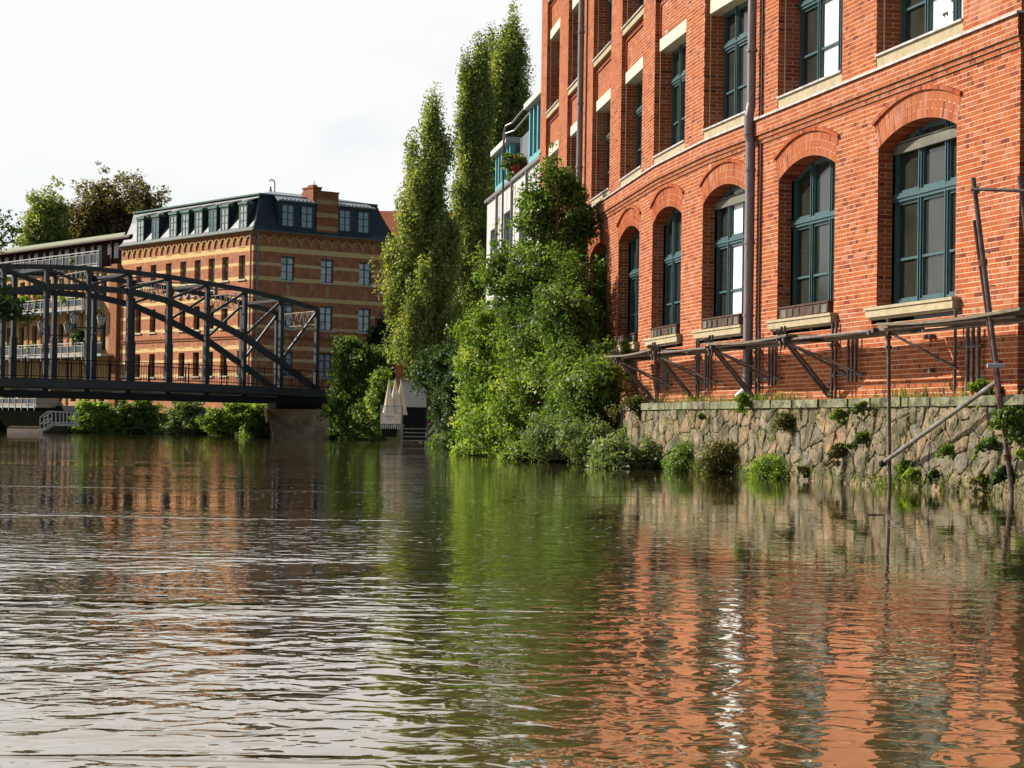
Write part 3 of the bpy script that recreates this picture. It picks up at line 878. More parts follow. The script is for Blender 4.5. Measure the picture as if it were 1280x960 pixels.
# ledgers and planks
for (ta, tb_) in ((btl[0] + 1.0, btl[1] - .2), (btl[1] + .3, btl[2] - .0), (btl[2] + .0, btl[3] - .2), (btl[3] + .3, btl[4] - .1), (btl[4] + .2, -1.6)):
    for o_ in (.94, .30):
        one(FP(ta, ZP - .03, o_), FP(tb_, ZP - .03, o_), TR, nm='ledger')
spans = [(btl[0] + 1.2, btl[1] + .1, .03), (btl[1] + .05, btl[2] + .2, 0), (btl[2] + .15, btl[3] - .2, .015), (btl[3] - .1, btl[4] - .15, .0), (btl[4] - .2, -1.9, .03)]
for (ta, tb_, dz) in spans:
    for q in range(4):
        if q == 3 and dz == 0: continue
        s = MB(); o0 = .24 + q * .205
        n = 6
        for r in range(n):
            x0, x1 = ta + (tb_ - ta) * r / n, ta + (tb_ - ta) * (r + 1) / n
            g = lambda x: -.05 * sin(pi * (x - ta) / (tb_ - ta)) * (1 if abs(tb_ - ta) > 2 else .3)
            z0_, z1_ = ZP + dz + g(x0), ZP + dz + g(x1)
            s.hexa([FP(x0, z0_, o0), FP(x1, z1_, o0), FP(x1, z1_ + .042, o0), FP(x0, z0_ + .042, o0), FP(x0, z0_, o0 + .205), FP(x1, z1_, o0 + .205), FP(x1, z1_ + .042, o0 + .205), FP(x0, z0_ + .042, o0 + .205)])
        sbuild(s, 'plank', M['plank'])
# leaning frame at the right edge
lf = thing('leaning_scaffold_frame', 'tall leaning steel poles with a cross tube at the right factory corner', 'scaffold frame', at(1266, 621, 27.0))
LO = A(*lf.location)
def lt(p, q, r, nm='tube', m='tube'):
    s = MB(); s.tube(tuple(A(*p) - LO), tuple(A(*q) - LO), r, n=10); return s.build(nm, M[m], lf)
lt(at(1266, 624, 27.0), at(1216.5, 222, 26.8), .034, 'standard')
lt(at(1253, 530, 26.95), at(1218, 275, 26.9), .030, 'standard', 'rust')
lt(at(1324, 624, 26.6), at(1274.5, 220, 26.4), .034, 'standard')
lt(at(1214, 236.5, 26.75), at(1300, 239, 26.2), .024, 'ledger')
lt(at(1234, 457, 26.8), at(1256, 457, 26.8), .032, 'short_tube', 'steel')
lt(at(1240, 398, 26.95), at(1300, 396, 26.6), .024, 'ledger')
for (u, v) in ((1229, 328), (1248, 455), (1250, 487), (1251, 492), (1259, 572), (1219, 238)):
    s = MB(); s.tube(tuple(A(*at(u, v - 4, 26.88)) - LO), tuple(A(*at(u + .5, v + 4, 26.88)) - LO), .055, n=10); s.build('coupler', M['rust'], lf)
for (u, v) in ((1232, 316), (1238, 357)):
    lt(at(u, v, 26.8), at(u + 5, v, 26.7), .012, 'bolt', 'rust')
dp = thing('diagonal_scaffold_pole', 'light steel pole slanting from the leaning frame down across the stone wall', 'pole', at(1100, 581, 30.6))
s = MB(); s.tube((0, 0, 0), tuple(A(*at(1246, 477, 27.2)) - A(*dp.location)), .035, n=10); s.build('tube', M['tube_light'], dp)
s = MB(); a_ = A(*at(1101.5, 580, 30.5)) - A(*dp.location); s.tube(tuple(a_), tuple(a_ + A(.03, -.06, .02)), .05, n=10); s.build('end_cap', M['black'], dp)

# ================================================================== WAREHOUSE across the river
WC = A(-20.256, 155.58); DL = A(-.6239, .7815); DR = A(.7814, .6240)
NL = A(-.7815, -.6239); NR = A(.6240, -.7814)
wh = thing('striped_warehouse', 'red and yellow striped brick warehouse with dark mansard roof behind the bridge', 'building', (WC[0], WC[1], 1.3))
HO = A(*wh.location)
def PL(t, z, o=0.): p = WC + DL * t + NL * o; return (p[0] - HO[0], p[1] - HO[1], z - HO[2])
def PR(t, z, o=0.): p = WC + DR * t + NR * o; return (p[0] - HO[0], p[1] - HO[1], z - HO[2])
def hb(mb, name, m, parent=None, **k): return mb.build(name, m, parent or wh, **k)
BANDS = [(4.40, 4.62), (5.55, 5.82), (6.50, 6.80), (8.10, 8.37), (9.27, 9.53), (10.40, 10.75), (11.90, 12.18), (13.05, 13.30), (14.17, 14.55)]
def band_material():
    m = mat('striped_brick', (.2, .05, .03), .85)
    nt = m.node_tree; N = nt.nodes; L = nt.links.new; b = N['Principled BSDF']
    tc = N.new('ShaderNodeTexCoord'); sp = N.new('ShaderNodeSeparateXYZ'); L(tc.outputs['Object'], sp.inputs[0])
    mr = N.new('ShaderNodeMapRange'); mr.inputs['From Min'].default_value = 0; mr.inputs['From Max'].default_value = 20
    L(sp.outputs['Z'], mr.inputs['Value'])
    rp = N.new('ShaderNodeValToRGB'); cr = rp.color_ramp; cr.interpolation = 'CONSTANT'
    e = cr.elements; e[0].position = 0; e[0].color = (0, 0, 0, 1); e[1].position = .999; e[1].color = (0, 0, 0, 1)
    for a, b_ in BANDS:
        x = e.new((a - HO[2]) / 20); x.color = (1, 1, 1, 1); x = e.new((b_ - HO[2]) / 20); x.color = (0, 0, 0, 1)
    L(mr.outputs[0], rp.inputs['Fac'])
    n1 = N.new('ShaderNodeTexNoise'); n1.inputs['Scale'].default_value = 2.5; n1.inputs['Detail'].default_value = 8; n1.inputs['Roughness'].default_value = .7
    L(tc.outputs['Object'], n1.inputs['Vector'])
    ra = N.new('ShaderNodeValToRGB'); ra.color_ramp.elements[0].color = (.26, .085, .045, 1); ra.color_ramp.elements[1].color = (.46, .19, .085, 1)
    ra.color_ramp.elements[0].position = .35; ra.color_ramp.elements[1].position = .65
    rb = N.new('ShaderNodeValToRGB'); rb.color_ramp.elements[0].color = (.54, .35, .13, 1); rb.color_ramp.elements[1].color = (.68, .48, .22, 1)
    L(n1.outputs['Fac'], ra.inputs['Fac']); L(n1.outputs['Fac'], rb.inputs['Fac'])
    mx = N.new('ShaderNodeMix'); mx.data_type = 'RGBA'; L(rp.outputs['Color'], mx.inputs['Factor']); L(ra.outputs['Color'], mx.inputs['A']); L(rb.outputs['Color'], mx.inputs['B'])
    L(mx.outputs['Result'], b.inputs['Base Color'])
    return m
M['striped'] = band_material()
def holed(fn, t0, t1, z0, z1, holes, mb, o=0.):
    ts = sorted({t0, t1, *[h[0] for h in holes], *[h[1] for h in holes]}); zs = sorted({z0, z1, *[h[2] for h in holes], *[h[3] for h in holes]})
    for a, b in zip(ts, ts[1:]):
        for c, d in zip(zs, zs[1:]):
            tm, zm = (a + b) / 2, (c + d) / 2
            if any(h[0] < tm < h[1] and h[2] < zm < h[3] for h in holes): continue
            mb.face([fn(a, c, o), fn(a, d, o), fn(b, d, o), fn(b, c, o)])
LW = [1.28, 3.85, 6.0, 8.25, 10.6, 13.05, 15.65, 18.2]
RWN = [(2.52, 3.74), (6.21, 7.43), (9.9, 11.12)]
ROWZ = [(4.45, 6.40), (8.22, 10.15), (12.02, 13.90)]
LH = [(t, t + 1.0, a, b) for t in LW for a, b in ROWZ]; RH = [(a, b, c, d) for a, b in RWN for c, d in ROWZ]
w1 = MB(); holed(PL, 0, 21.9, 1.0, 15.5, LH, w1)
for (a, b, c, d) in LH:
    for x in (a, b): w1.face([PL(x, c, 0), PL(x, d, 0), PL(x, d, -.45), PL(x, c, -.45)])
    w1.face([PL(a, d, 0), PL(b, d, 0), PL(b, d, -.45), PL(a, d, -.45)]); w1.face([PL(a, c, 0), PL(b, c, 0), PL(b, c, -.45), PL(a, c, -.45)])
hb(w1, 'sunlit_wall', M['striped'])
w2 = MB(); holed(PR, 0, 13.3, 1.0, 15.5, RH, w2)
for (a, b, c, d) in RH:
    for x in (a, b): w2.face([PR(x, c, 0), PR(x, d, 0), PR(x, d, -.25), PR(x, c, -.25)])
    w2.face([PR(a, d, 0), PR(b, d, 0), PR(b, d, -.25), PR(a, d, -.25)]); w2.face([PR(a, c, 0), PR(b, c, 0), PR(b, c, -.25), PR(a, c, -.25)])
w2.face([PR(13.3, 1, 0), PR(13.3, 15.5, 0), PR(13.3, 15.5, -12), PR(13.3, 1, -12)])
hb(w2, 'gable_wall', M['striped'])
def small_window(fn, a, b, c, d, o, pane, sill=True, fr='teal', hz=(.36, .68)):
    f = MB(); fw = .07
    for (p, q, r, s_) in ((a, a + fw, c, d), (b - fw, b, c, d), (a, b, c, c + fw), (a, b, d - fw - .05, d + .06), ((a + b) / 2 - .045, (a + b) / 2 + .045, c, d), (a, b, c + (d - c) * hz[1] - .04, c + (d - c) * hz[1] + .04), (a, b, c + (d - c) * hz[0] - .02, c + (d - c) * hz[0] + .02)):
        f.fbox(fn, p, q, r, s_, o - .08, o + .01)
    fo = hb(f, 'window', M[fr])
    m_ = MB(); m_.fbox(fn, a, b, c, d, o - .06, o - .04); m_.build('pane', M[pane], fo)
    if sill:
        m_ = MB(); m_.fbox(fn, a - .15, b + .15, c - .12, c, -.3, .1); m_.build('sill', M['lintel'], fo)
for i, (a, b, c, d) in enumerate(LH): small_window(PL, a, b, c, d, -.32, 'pane_pale' if i % 3 == 2 else 'pane_dark')
for i, (a, b, c, d) in enumerate(RH): small_window(PR, a, b, c, d, -.15, 'pane_pale')
for (a, b, c, d) in LH + RH:     # segmental brick heads
    pass
# corbel table of little round arches, string courses, eaves
def corbels(fn, n, t0, step, oo):
    b = MB(); ro, ri = step / 2, step / 2 - .17; zc = 15.02
    K = 8
    for i in range(K):
        a0, a1 = pi * i / K, pi * (i + 1) / K
        b.prism(fn, [(ro + ro * cos(a0), zc + ro * .95 * sin(a0)), (ro + ri * cos(a0), zc + ri * sin(a0)), (ro + ri * cos(a1), zc + ri * sin(a1)), (ro + ro * cos(a1), zc + ro * .95 * sin(a1))], 0, oo)
    b.fbox(fn, -.085, .085, 14.72, zc, 0, oo)
    me = b.mesh('corbel_arch', M['yellowbrick'])
    p0 = A(*fn(0, 0, 0)); p1 = A(*fn(1, 0, 0))
    for i in range(n):
        inst('corbel_arch', me, wh, tuple((p1 - p0) * (t0 + i * step)))
corbels(PL, 22, .25, .975, .10); corbels(PR, 13, .25, .985, .10)
for fn, T in ((PL, 21.9), (PR, 13.4)):
    s = MB()
    s.fbox(fn, -.15, T, 15.50, 15.62, -.2, .16); s.fbox(fn, -.2, T, 15.62, 15.72, -.2, .24)
    hb(s, 'cornice', M['orangebrick'])
    s = MB(); s.fbox(fn, -.3, T, 15.72, 15.80, -.3, .36); hb(s, 'gutter', M['copper'])
    s = MB(); s.fbox(fn, 0, T, 7.36, 7.46, 0, .07); s.fbox(fn, 0, T, 7.54, 7.62, 0, .10); hb(s, 'string_course', M['orangebrick'])
    # dentils
    s = MB()
    for i in range(int(T / .3)):
        s.fbox(fn, i * .3, i * .3 + .15, 15.38, 15.50, 0, .12)
    hb(s, 'dentils', M['orangebrick'], kind='stuff')
for (a, b) in RWN:
    for zt in (11.80, 8.0, 4.25):
        c_ = (a + b) / 2; s = MB()
        for dz in (0, -.42):
            s.prism(PR, [(c_ - .28, zt - .35 + dz), (c_, zt - .08 + dz), (c_ + .28, zt - .35 + dz), (c_, zt - .62 + dz)][::1], 0, .03)
        hb(s, 'diamond_ornament', M['yellowbrick'])
    for zt in (14.55, 10.75, 6.8):
        s = MB(); s.fbox(PR, (a + b) / 2 - .22, (a + b) / 2 + .22, zt, zt + .16, 0, .02); hb(s, 'keystone', M['yellowbrick'])
for tcl in LW:
    for zt in (14.5, 10.7, 6.78):
        s = MB(); s.prism(PL, [(tcl - .1, zt), (tcl + .5, zt + .2), (tcl + 1.1, zt)], 0, .02); hb(s, 'keystone', M['yellowbrick'])
# mansard
prof = [(.30, 15.78), (.02, 16.1), (-.38, 16.9), (-.78, 17.8), (-1.10, 18.75)]
rf = MB()
def corner(o, z): p = WC + NL * o + NR * o; return (p[0] - HO[0], p[1] - HO[1], z - HO[2])
for (o0, z0), (o1, z1) in zip(prof, prof[1:]):
    rf.face([corner(o0, z0), corner(o1, z1), PL(21.9, z1, o1), PL(21.9, z0, o0)])
    rf.face([corner(o0, z0), corner(o1, z1), PR(13.4 + o1, z1, o1), PR(13.4 + o0, z0, o0)])
    rf.face([PR(13.4 + o0, z0, o0), PR(13.4 + o1, z1, o1), PR(13.4 + o1, z1, -12), PR(13.4 + o0, z0, -12)])
rf.face([PL(21.9, 15.78, .3), PL(21.9, 18.75, -1.1), PL(21.9, 18.75, -9), PL(21.9, 15.78, -9)])
hb(rf, 'mansard_roof', M['slate'])
up = MB()
c1 = corner(-1.05, 18.80); c2 = corner(-4.0, 19.45)
up.face([c1, c2, PL(21.9, 19.45, -4), PL(21.9, 18.80, -1.05)]); up.face([c1, c2, PR(9.0, 19.45, -4), PR(12.4, 18.80, -1.05)])
up.face([c2, PL(21.9, 19.45, -4), PL(21.9, 19.45, -12), PR(9, 19.45, -12), PR(9.0, 19.45, -4)])
up.face([PR(12.4, 18.8, -1.05), PR(9, 19.45, -4), PR(9, 19.45, -12), PR(12.4, 18.8, -12)])
hb(up, 'upper_roof', M['metal_roof'])
s = MB()
s.beam(corner(.32, 15.8), corner(-.38, 16.92), .10, .08); s.beam(corner(-.38, 16.92), corner(-1.1, 18.78), .10, .08)
s.fbox(PL, .9, 21.9, 18.72, 18.84, -1.2, -.95); s.fbox(PR, 1.0, 12.3, 18.72, 18.84, -1.2, -.95)
hb(s, 'ridge_trim', M['copper'])
for i, t_ in enumerate((1.0, 3.85, 5.7, 7.98, 10.16, 12.19, 15.2, 17.85)):
    b = MB(); a, c_ = t_, t_ + 1.2
    b.fbox(PL, a, c_, 15.9, 17.95, -1.2, .05); d = hb(b, 'dormer', M['slate'])
    s = MB(); s.prism(PL, [(a - .08, 17.9), (a - .14, 18.1), (c_ + .14, 18.1), (c_ + .08, 17.9)], -.4, .18); s.build('dormer_cap', M['copper'], d)
    s = MB(); s.face([PL(a - .14, 18.10, .16), PL(c_ + .14, 18.10, .16), PL(c_ + .14, 18.62, -1.4), PL(a - .14, 18.62, -1.4)]); s.face([PL(a - .14, 18.04, .16), PL(c_ + .14, 18.04, .16), PL(c_ + .14, 18.56, -1.4), PL(a - .14, 18.56, -1.4)])
    s.build('dormer_roof', M['slate'], d)
    s = MB()
    for (p, q, r, u) in ((a + .0, a + .14, 15.92, 17.9), (c_ - .14, c_, 15.92, 17.9), (a, c_, 15.92, 16.05), (a, c_, 17.75, 17.9), (a + .57, a + .63, 16, 17.8), (a, c_, 17.2, 17.27), (a, c_, 16.6, 16.64)):
        s.fbox(PL, p, q, r, u, .05, .11)
    s.build('dormer_window', M['copper'], d)
    s = MB(); s.fbox(PL, a + .12, c_ - .12, 16.03, 17.78, .05, .07); s.build('pane', M['pane_pale' if i % 4 != 2 else 'pane_blue'], d)
for (a, c_, ws) in ((2.25, 5.62, ((2.46, 3.59), (4.24, 5.37))), (7.80, 11.1, ((7.86, 8.98), (9.67, 10.79)))):
    b = MB(); b.fbox(PR, a, c_, 16.0, 18.3, -1.3, -.02); d = hb(b, 'dormer', M['slate'])
    s = MB()
    s.hexa([PR(a - .15, 18.22, -.0), PR(c_ + .15, 18.22, 0), PR(c_ - .1, 18.80, -1.2), PR(a + .1, 18.80, -1.2), PR(a - .2, 18.26, .22), PR(c_ + .2, 18.26, .22), PR(c_ + .2, 18.34, .22), PR(a - .2, 18.34, .22)])
    s.face([PR(a - .2, 18.345, .22), PR(c_ + .2, 18.345, .22), PR(c_ - .05, 18.83, -1.15), PR(a + .05, 18.83, -1.15)])
    s.build('dormer_roof', M['metal_roof'], d)
    s = MB()
    for q in range(9):
        x = a + (c_ - a) * (q + .5) / 9; s.fbox(PR, x - .09, x + .09, 18.38, 18.46, .02, .12)
    s.build('snow_guard', M['white'], d)
    for (p, q) in ws:
        s = MB(); r0, r1 = 16.25, 18.0
        for (e, f_, g, h_) in ((p, p + .08, r0, r1), (q - .08, q, r0, r1), (p, q, r0, r0 + .08), (p, q, r1 - .08, r1), ((p + q) / 2 - .04, (p + q) / 2 + .04, r0, r1), (p, q, 17.35, 17.42), (p, q, 16.8, 16.84)):
            s.fbox(PR, e, f_, g, h_, -.02, .04)
        s.build('dormer_window', M['teal'], d)
        s = MB(); s.fbox(PR, p + .05, q - .05, r0 + .05, r1 - .05, -.015, .0); s.build('pane', M['pane_blue'], d)
# brick gable chimney between the dormers
def gband():
    b = MB(); lv = [(15.8, 16.0, 1), (16.0, 16.22, 0), (16.22, 16.55, 1), (16.55, 17.25, 0), (17.25, 17.6, 1), (17.6, 18.3, 0), (18.3, 18.65, 1), (18.65, 19.25, 0), (19.25, 19.35, 0)]
    for z0, z1, y in lv:
        e = .05 if z1 > 19.3 else 0
        b.fbox(PR, 5.72 - e, 7.76 + e, z0, z1, -2.2, .06 + e, .5, mi=y)
    return b
hb(gband(), 'gable_chimney', [M['orangebrick'], M['yellowbrick']])
s = MB(); s.fbox(PR, 5.42, 6.2, 18.4, 19.55, -1.6, -.1); s.fbox(PR, 5.36, 6.26, 19.55, 19.66, -1.7, -.05); s.fbox(PR, 5.6, 6.0, 19.66, 19.85, -1.2, -.4); hb(s, 'chimney', M['orangebrick'])
s = MB(); s.path([PR(2.7, 19.1, -1.5), PR(2.7, 19.8, -1.5), PR(2.6, 20.0, -1.5), PR(2.35, 20.05, -1.5), PR(2.2, 19.9, -1.5)], .05, 6); s.tube(PL(.0, 18.9, -1.4), PL(.0, 19.3, -1.4), .1, .05); s.tube(PR(5.95, 19.8, -.8), PR(5.95, 20.2, -.8), .03); hb(s, 'roof_vent', M['zinc'])
for fn, x in ((PL, .25), (PR, .25)):
    s = MB(); s.tube(fn(x, 1.3, .14), fn(x, 15.6, .14), .075, n=8); hb(s, 'downpipe', M['zinc'])
# painted metal letters on the sunlit wall, half hidden by the bridge
def letter(strokes, t, z, w, h, name):
    s = MB()
    for (x0, y0, x1, y1) in strokes:
        a = A(*PL(t - x0 * w, z + y0 * h, .10)); b = A(*PL(t - x1 * w, z + y1 * h, .10))
        s.beam(a, b, .14, .13, up=(NL[0], NL[1], 0))
    hb(s, name, M['white'])
STR = {'M': [(0, 0, 0, 1), (0, 1, .5, .35), (.5, .35, 1, 1), (1, 1, 1, 0)], 'E': [(0, 0, 0, 1), (0, 1, 1, 1), (0, .5, .8, .5), (0, 0, 1, 0)],
       'D': [(0, 0, 0, 1), (0, 1, .6, 1), (.6, 1, 1, .7), (1, .7, 1, .3), (1, .3, .6, 0), (.6, 0, 0, 0)], 'L': [(0, 0, 0, 1), (0, 0, 1, 0)], 'I': [(.5, 0, .5, 1)],
       'K': [(0, 0, 0, 1), (0, .45, 1, 1), (.25, .6, 1, 0)], 'H': [(0, 0, 0, 1), (1, 0, 1, 1), (0, .5, 1, .5)]}
for ch, t_ in (('M', 16.6), ('K', 13.35), ('E', 11.9), ('D', 10.6), ('L', 9.5), ('I', 8.7), ('H', 6.4)):
    letter(STR[ch], t_, 10.95, .62, .72, 'sign_letter')

# ------------------------------------------------------------------ balcony wing left of it
wing = thing('balcony_wing', 'yellow brick wing with white balconies and wooden top floor left of the warehouse', 'building', (PL(22, 0)[0] + HO[0], PL(22, 0)[1] + HO[1], 1.3))
GO = A(*wing.location)
def PG(t, z, o=0.): p = WC + DL * t + NL * o; return (p[0] - GO[0], p[1] - GO[1], z - GO[2])
def gb(mb, name, m, parent=None, **k): return mb.build(name, m, parent or wing, **k)
GT0, GT1 = 22.0, 62.0
gh = []; gz = [(2.4, 4.2), (6.9, 9.4), (11.2, 13.6)]
for i in range(13):
    t_ = 24.6 + i * 2.75
    for (a, b) in gz: gh.append((t_, t_ + 1.05, a, b))
s = MB(); holed(PG, GT0, GT1, 0.5, 14.2, gh, s)
for (a, b, c, d) in gh:
    for x in (a, b): s.face([PG(x, c, 0), PG(x, d, 0), PG(x, d, -.4), PG(x, c, -.4)])
    s.face([PG(a, d, 0), PG(b, d, 0), PG(b, d, -.4), PG(a, d, -.4)])
gb(s, 'wall', M['yellowbrick'])
for (a, b, c, d) in gh:
    if a > 52: 
        pass
    f = MB()
    for (p, q, r, u) in ((a, a + .1, c, d), (b - .1, b, c, d), (a, b, c, c + .1), (a, b, d - .2, d), ((a + b) / 2 - .04, (a + b) / 2 + .04, c, d)): f.fbox(PG, p, q, r, u, -.36, -.28)
    fo = gb(f, 'window', M['teal']); m_ = MB(); m_.fbox(PG, a, b, c, d, -.34, -.33); m_.build('pane', M['pane_dark'], fo)
for i in range(14):
    t_ = 23.55 + i * 2.75
    s = MB(); s.fbox(PG, t_, t_ + .30, 1, 14.2, -.1, .10); gb(s, 'pilaster', M['orangebrick'])
s = MB(); s.fbox(PG, 22.0, 23.1, 1, 14.3, -.2, .35); gb(s, 'corner_pier', M['orangebrick'])
def railing(t0, t1, zb, h, o, name='balcony'):
    sl = MB(); sl.fbox(PG, t0, t1, zb - .22, zb - .02, 0, o); d = gb(sl, name, M['steel'])
    s = MB()
    s.fbox(PG, t0, t1, zb + h - .05, zb + h + .03, o - .05, o + .03); s.fbox(PG, t0, t1, zb + h - .26, zb + h - .22, o - .03, o + .01); s.fbox(PG, t0, t1, zb + .08, zb + .14, o - .03, o + .02)
    s.fbox(PG, t0, t0 + .06, zb, zb + h, 0, o)
    x = t0 + .2
    while x < t1:
        s.fbox(PG, x, x + .07, zb - .5, zb + h, o - .0, o + .05); x += 1.35
    s.build('rail', M['white'], d)
    g = MB(); g.fbox(PG, t0 + .1, t1, zb + .16, zb + h - .28, o - .03, o - .02); g.build('glass_panel', M['pane_dark'], d)
railing(25.4, 60, 6.5, 1.0, 1.7); railing(25.6, 60, 10.6, .95, 1.7); railing(25.6, 60, 14.45, 1.2, .3); railing(33.6, 60, 2.0, .85, 2.2)
s = MB(); s.fbox(PG, 22.5, 25.4, 6.3, 6.5, 0, 1.5); s.fbox(PG, 22.5, 25.4, 7.4, 7.45, 1.4, 1.5); gb(s, 'side_landing', M['steel'])
# set back top floor
top = MB(); top.fbox(PG, 21.9, GT1, 14.2, 16.9, -3.2, -1.6); gb(top, 'top_floor_wall', M['wood'])
x = 22.3; i = 0
while x < 60:
    s = MB(); s.fbox(PG, x, x + .78, 15.1 if i % 4 != 3 else 15.5, 16.45, -1.6, -1.55); gb(s, 'top_window', M['pane_white'])
    if i % 2: 
        s = MB(); s.fbox(PG, x + 1.05, x + 1.3, 14.2, 16.7, -.6, -.4); gb(s, 'top_post', M['wood'])
    x += 1.25 if i % 2 == 0 else 2.0; i += 1
s = MB(); s.hexa([PG(20.6, 17.55, -3.6), PG(GT1, 17.55, -3.6), PG(GT1, 17.72, -3.6), PG(20.6, 17.72, -3.6), PG(20.6, 16.62, -.0), PG(GT1, 16.62, 0), PG(GT1, 16.75, 0), PG(20.6, 16.75, 0)]); gb(s, 'roof', M['greyroof'])
s = MB(); s.fbox(PG, 20.6, GT1, 16.50, 16.62, -.15, .02); gb(s, 'eaves_board', M['wood'])
# retaining wall under the wing, its colour darkened for the balconies' shade
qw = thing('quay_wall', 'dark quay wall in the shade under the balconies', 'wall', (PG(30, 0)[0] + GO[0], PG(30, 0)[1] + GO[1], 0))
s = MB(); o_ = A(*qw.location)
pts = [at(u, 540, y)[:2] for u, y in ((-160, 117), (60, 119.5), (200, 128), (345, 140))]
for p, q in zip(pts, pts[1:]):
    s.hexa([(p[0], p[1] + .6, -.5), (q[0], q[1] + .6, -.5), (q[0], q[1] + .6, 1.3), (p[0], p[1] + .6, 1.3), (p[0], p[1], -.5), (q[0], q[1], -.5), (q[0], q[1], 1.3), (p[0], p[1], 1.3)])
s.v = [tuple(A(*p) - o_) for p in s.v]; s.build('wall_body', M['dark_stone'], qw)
s = MB(); s.fbox(PG, 24, GT1, .3, 2.0, 0, .25); gb(s, 'wall_foot_shade', M['black'])  # black strip paints the balconies' shade onto the wall foot

# ================================================================== BRIDGE
bridge = thing('arch_bridge', 'dark steel truss arch bridge with a light lattice bracing between its two arches', 'bridge', at(395, 485, 107))
BO = A(*bridge.location)
N0 = A(*at(395, 480, 107))[:2]; N8 = A(*at(2, 480, 107 * .8986))[:2]
DB = (N8 - N0) / 8; FAR = A(-2.65, 4.3)
def bp_(n, z, f=0, e=0.):        # n panel points along, f 0 near 1 far, e towards the camera
    p = N0 + DB * n + FAR * f - FAR / np.linalg.norm(FAR) * e
    return (p[0] - BO[0], p[1] - BO[1], z - BO[2])
def zof(v, n): 
    Y = (N0 + DB * n)[1]; u = 395 - 49 * n
    return at(u, v, Y)[2]
TOPV = {0: 386.5, 1: 373.5, 2: 362.5, 3: 354, 4: 346, 5: 340, 6: 335.5}
ARCV = {0: 487, 1: 453, 2: 421.5, 3: 397, 4: 376, 5: 364, 6: 359.5}
ztop = {n: zof(v, n) for n, v in TOPV.items()}; zarc = {n: zof(v, n) for n, v in ARCV.items()}
ZD = {}
for n in range(7): ZD[n] = zof(487 - 16 * n / 8 * 1.0 + .0, n) if n else zof(486, 0)
for n in range(7, 13): ztop[n] = ztop[12 - n]; zarc[n] = zarc[12 - n]
zd = lambda n: 2.62 + .16 * (1 - ((n - 6) / 6) ** 2)
for f in (0, 1):
    for n in range(12):
        s = MB(); s.beam(bp_(n, ztop[n], f), bp_(n + 1.0, ztop[n + 1], f), .30, .22); s.build('top_chord', M['iron'], bridge)
        s = MB(); s.beam(bp_(n, zarc[n], f), bp_(n + 1.0, zarc[n + 1], f), .30, .29); s.build('arch_rib', M['iron'], bridge)
        s = MB()
        if n < 6: s.beam(bp_(n + 1, zarc[n + 1] + .1, f), bp_(n, ztop[n] - .1, f), .12, .12)
        else: s.beam(bp_(n, zarc[n] + .1, f), bp_(n + 1, ztop[n + 1] - .1, f), .12, .12)
        s.build('diagonal', M['iron'], bridge)
    for n in range(13):
        s = MB(); s.beam(bp_(n, zd(n) - .3, f), bp_(n, ztop[n], f), .22, .21, up=(DB[0], DB[1], 0)); 
        s.beam(bp_(n, zd(n) - .2, f), bp_(n, min(zd(n) + 2.2, zarc[n]), f), .26, .30, up=(DB[0], DB[1], 0)) if f else None
        s.build('post', M['iron'], bridge)
        s = MB(); s.tube(bp_(n, zarc[n], f, .22), bp_(n, zarc[n], f, -.2), .19, n=6)
        s.build('gusset', M['iron'], bridge)
# pale lattice cross struts, thin wind braces
for n in range(0, 13):
    zt = ztop[n]
    if n % 2 == 0:
        s = MB(); K = 7
        s.beam(bp_(n, zt - .10, .04), bp_(n, zt - .10, .96), .06, .05); s.beam(bp_(n, zt - .82, .04), bp_(n, zt - .82, .96), .06, .05)
        for k_ in range(K):
            a, b, c = .04 + .92 * k_ / K, .04 + .92 * (k_ + .5) / K, .04 + .92 * (k_ + 1) / K
            s.beam(bp_(n, zt - .82, a), bp_(n, zt - .1, b), .035, .035); s.beam(bp_(n, zt - .1, b), bp_(n, zt - .82, c), .035, .035)
        s.build('lattice_strut', M['lattice'], bridge)
    else:
        s = MB(); s.beam(bp_(n, zt - .05, 0), bp_(n, zt - .05, 1), .14, .14); s.build('cross_strut', M['iron'], bridge)
    if n < 12:
        s = MB(); s.beam(bp_(n, zt, 0), bp_(n + 1, ztop[n + 1], 1), .07, .07); s.beam(bp_(n, zt, 1), bp_(n + 1, ztop[n + 1], 0), .07, .07); s.build('wind_brace', M['irondark'], bridge)
s = MB(); g = MB(); u_ = MB()
for n in np.arange(-.4, 12.4, .4):
    n1 = min(n + .4, 12.4)
    s.hexa([bp_(n, zd(n) - .42, 0, .32), bp_(n1, zd(n1) - .42, 0, .32), bp_(n1, zd(n1), 0, .32), bp_(n, zd(n), 0, .32), bp_(n, zd(n) - .42, 0, .40), bp_(n1, zd(n1) - .42, 0, .40), bp_(n1, zd(n1), 0, .40), bp_(n, zd(n), 0, .40)])
    u_.hexa([bp_(n, zd(n) - .46, 1, -.3), bp_(n1, zd(n1) - .46, 1, -.3), bp_(n1, zd(n1) - .06, 1, -.3), bp_(n, zd(n) - .06, 1, -.3), bp_(n, zd(n) - .46, 0, .30), bp_(n1, zd(n1) - .46, 0, .30), bp_(n1, zd(n1) - .06, 0, .30), bp_(n, zd(n) - .06, 0, .30)])
s.build('fascia_girder', M['iron'], bridge); u_.build('deck', M['irondark'], bridge)
for n in range(0, 13):
    s = MB(); s.beam(bp_(n, zd(n) - .6, 0, .1), bp_(n, zd(n) - .6, 1, -.1), .25, .32); s.build('cross_girder', M['irondark'], bridge)
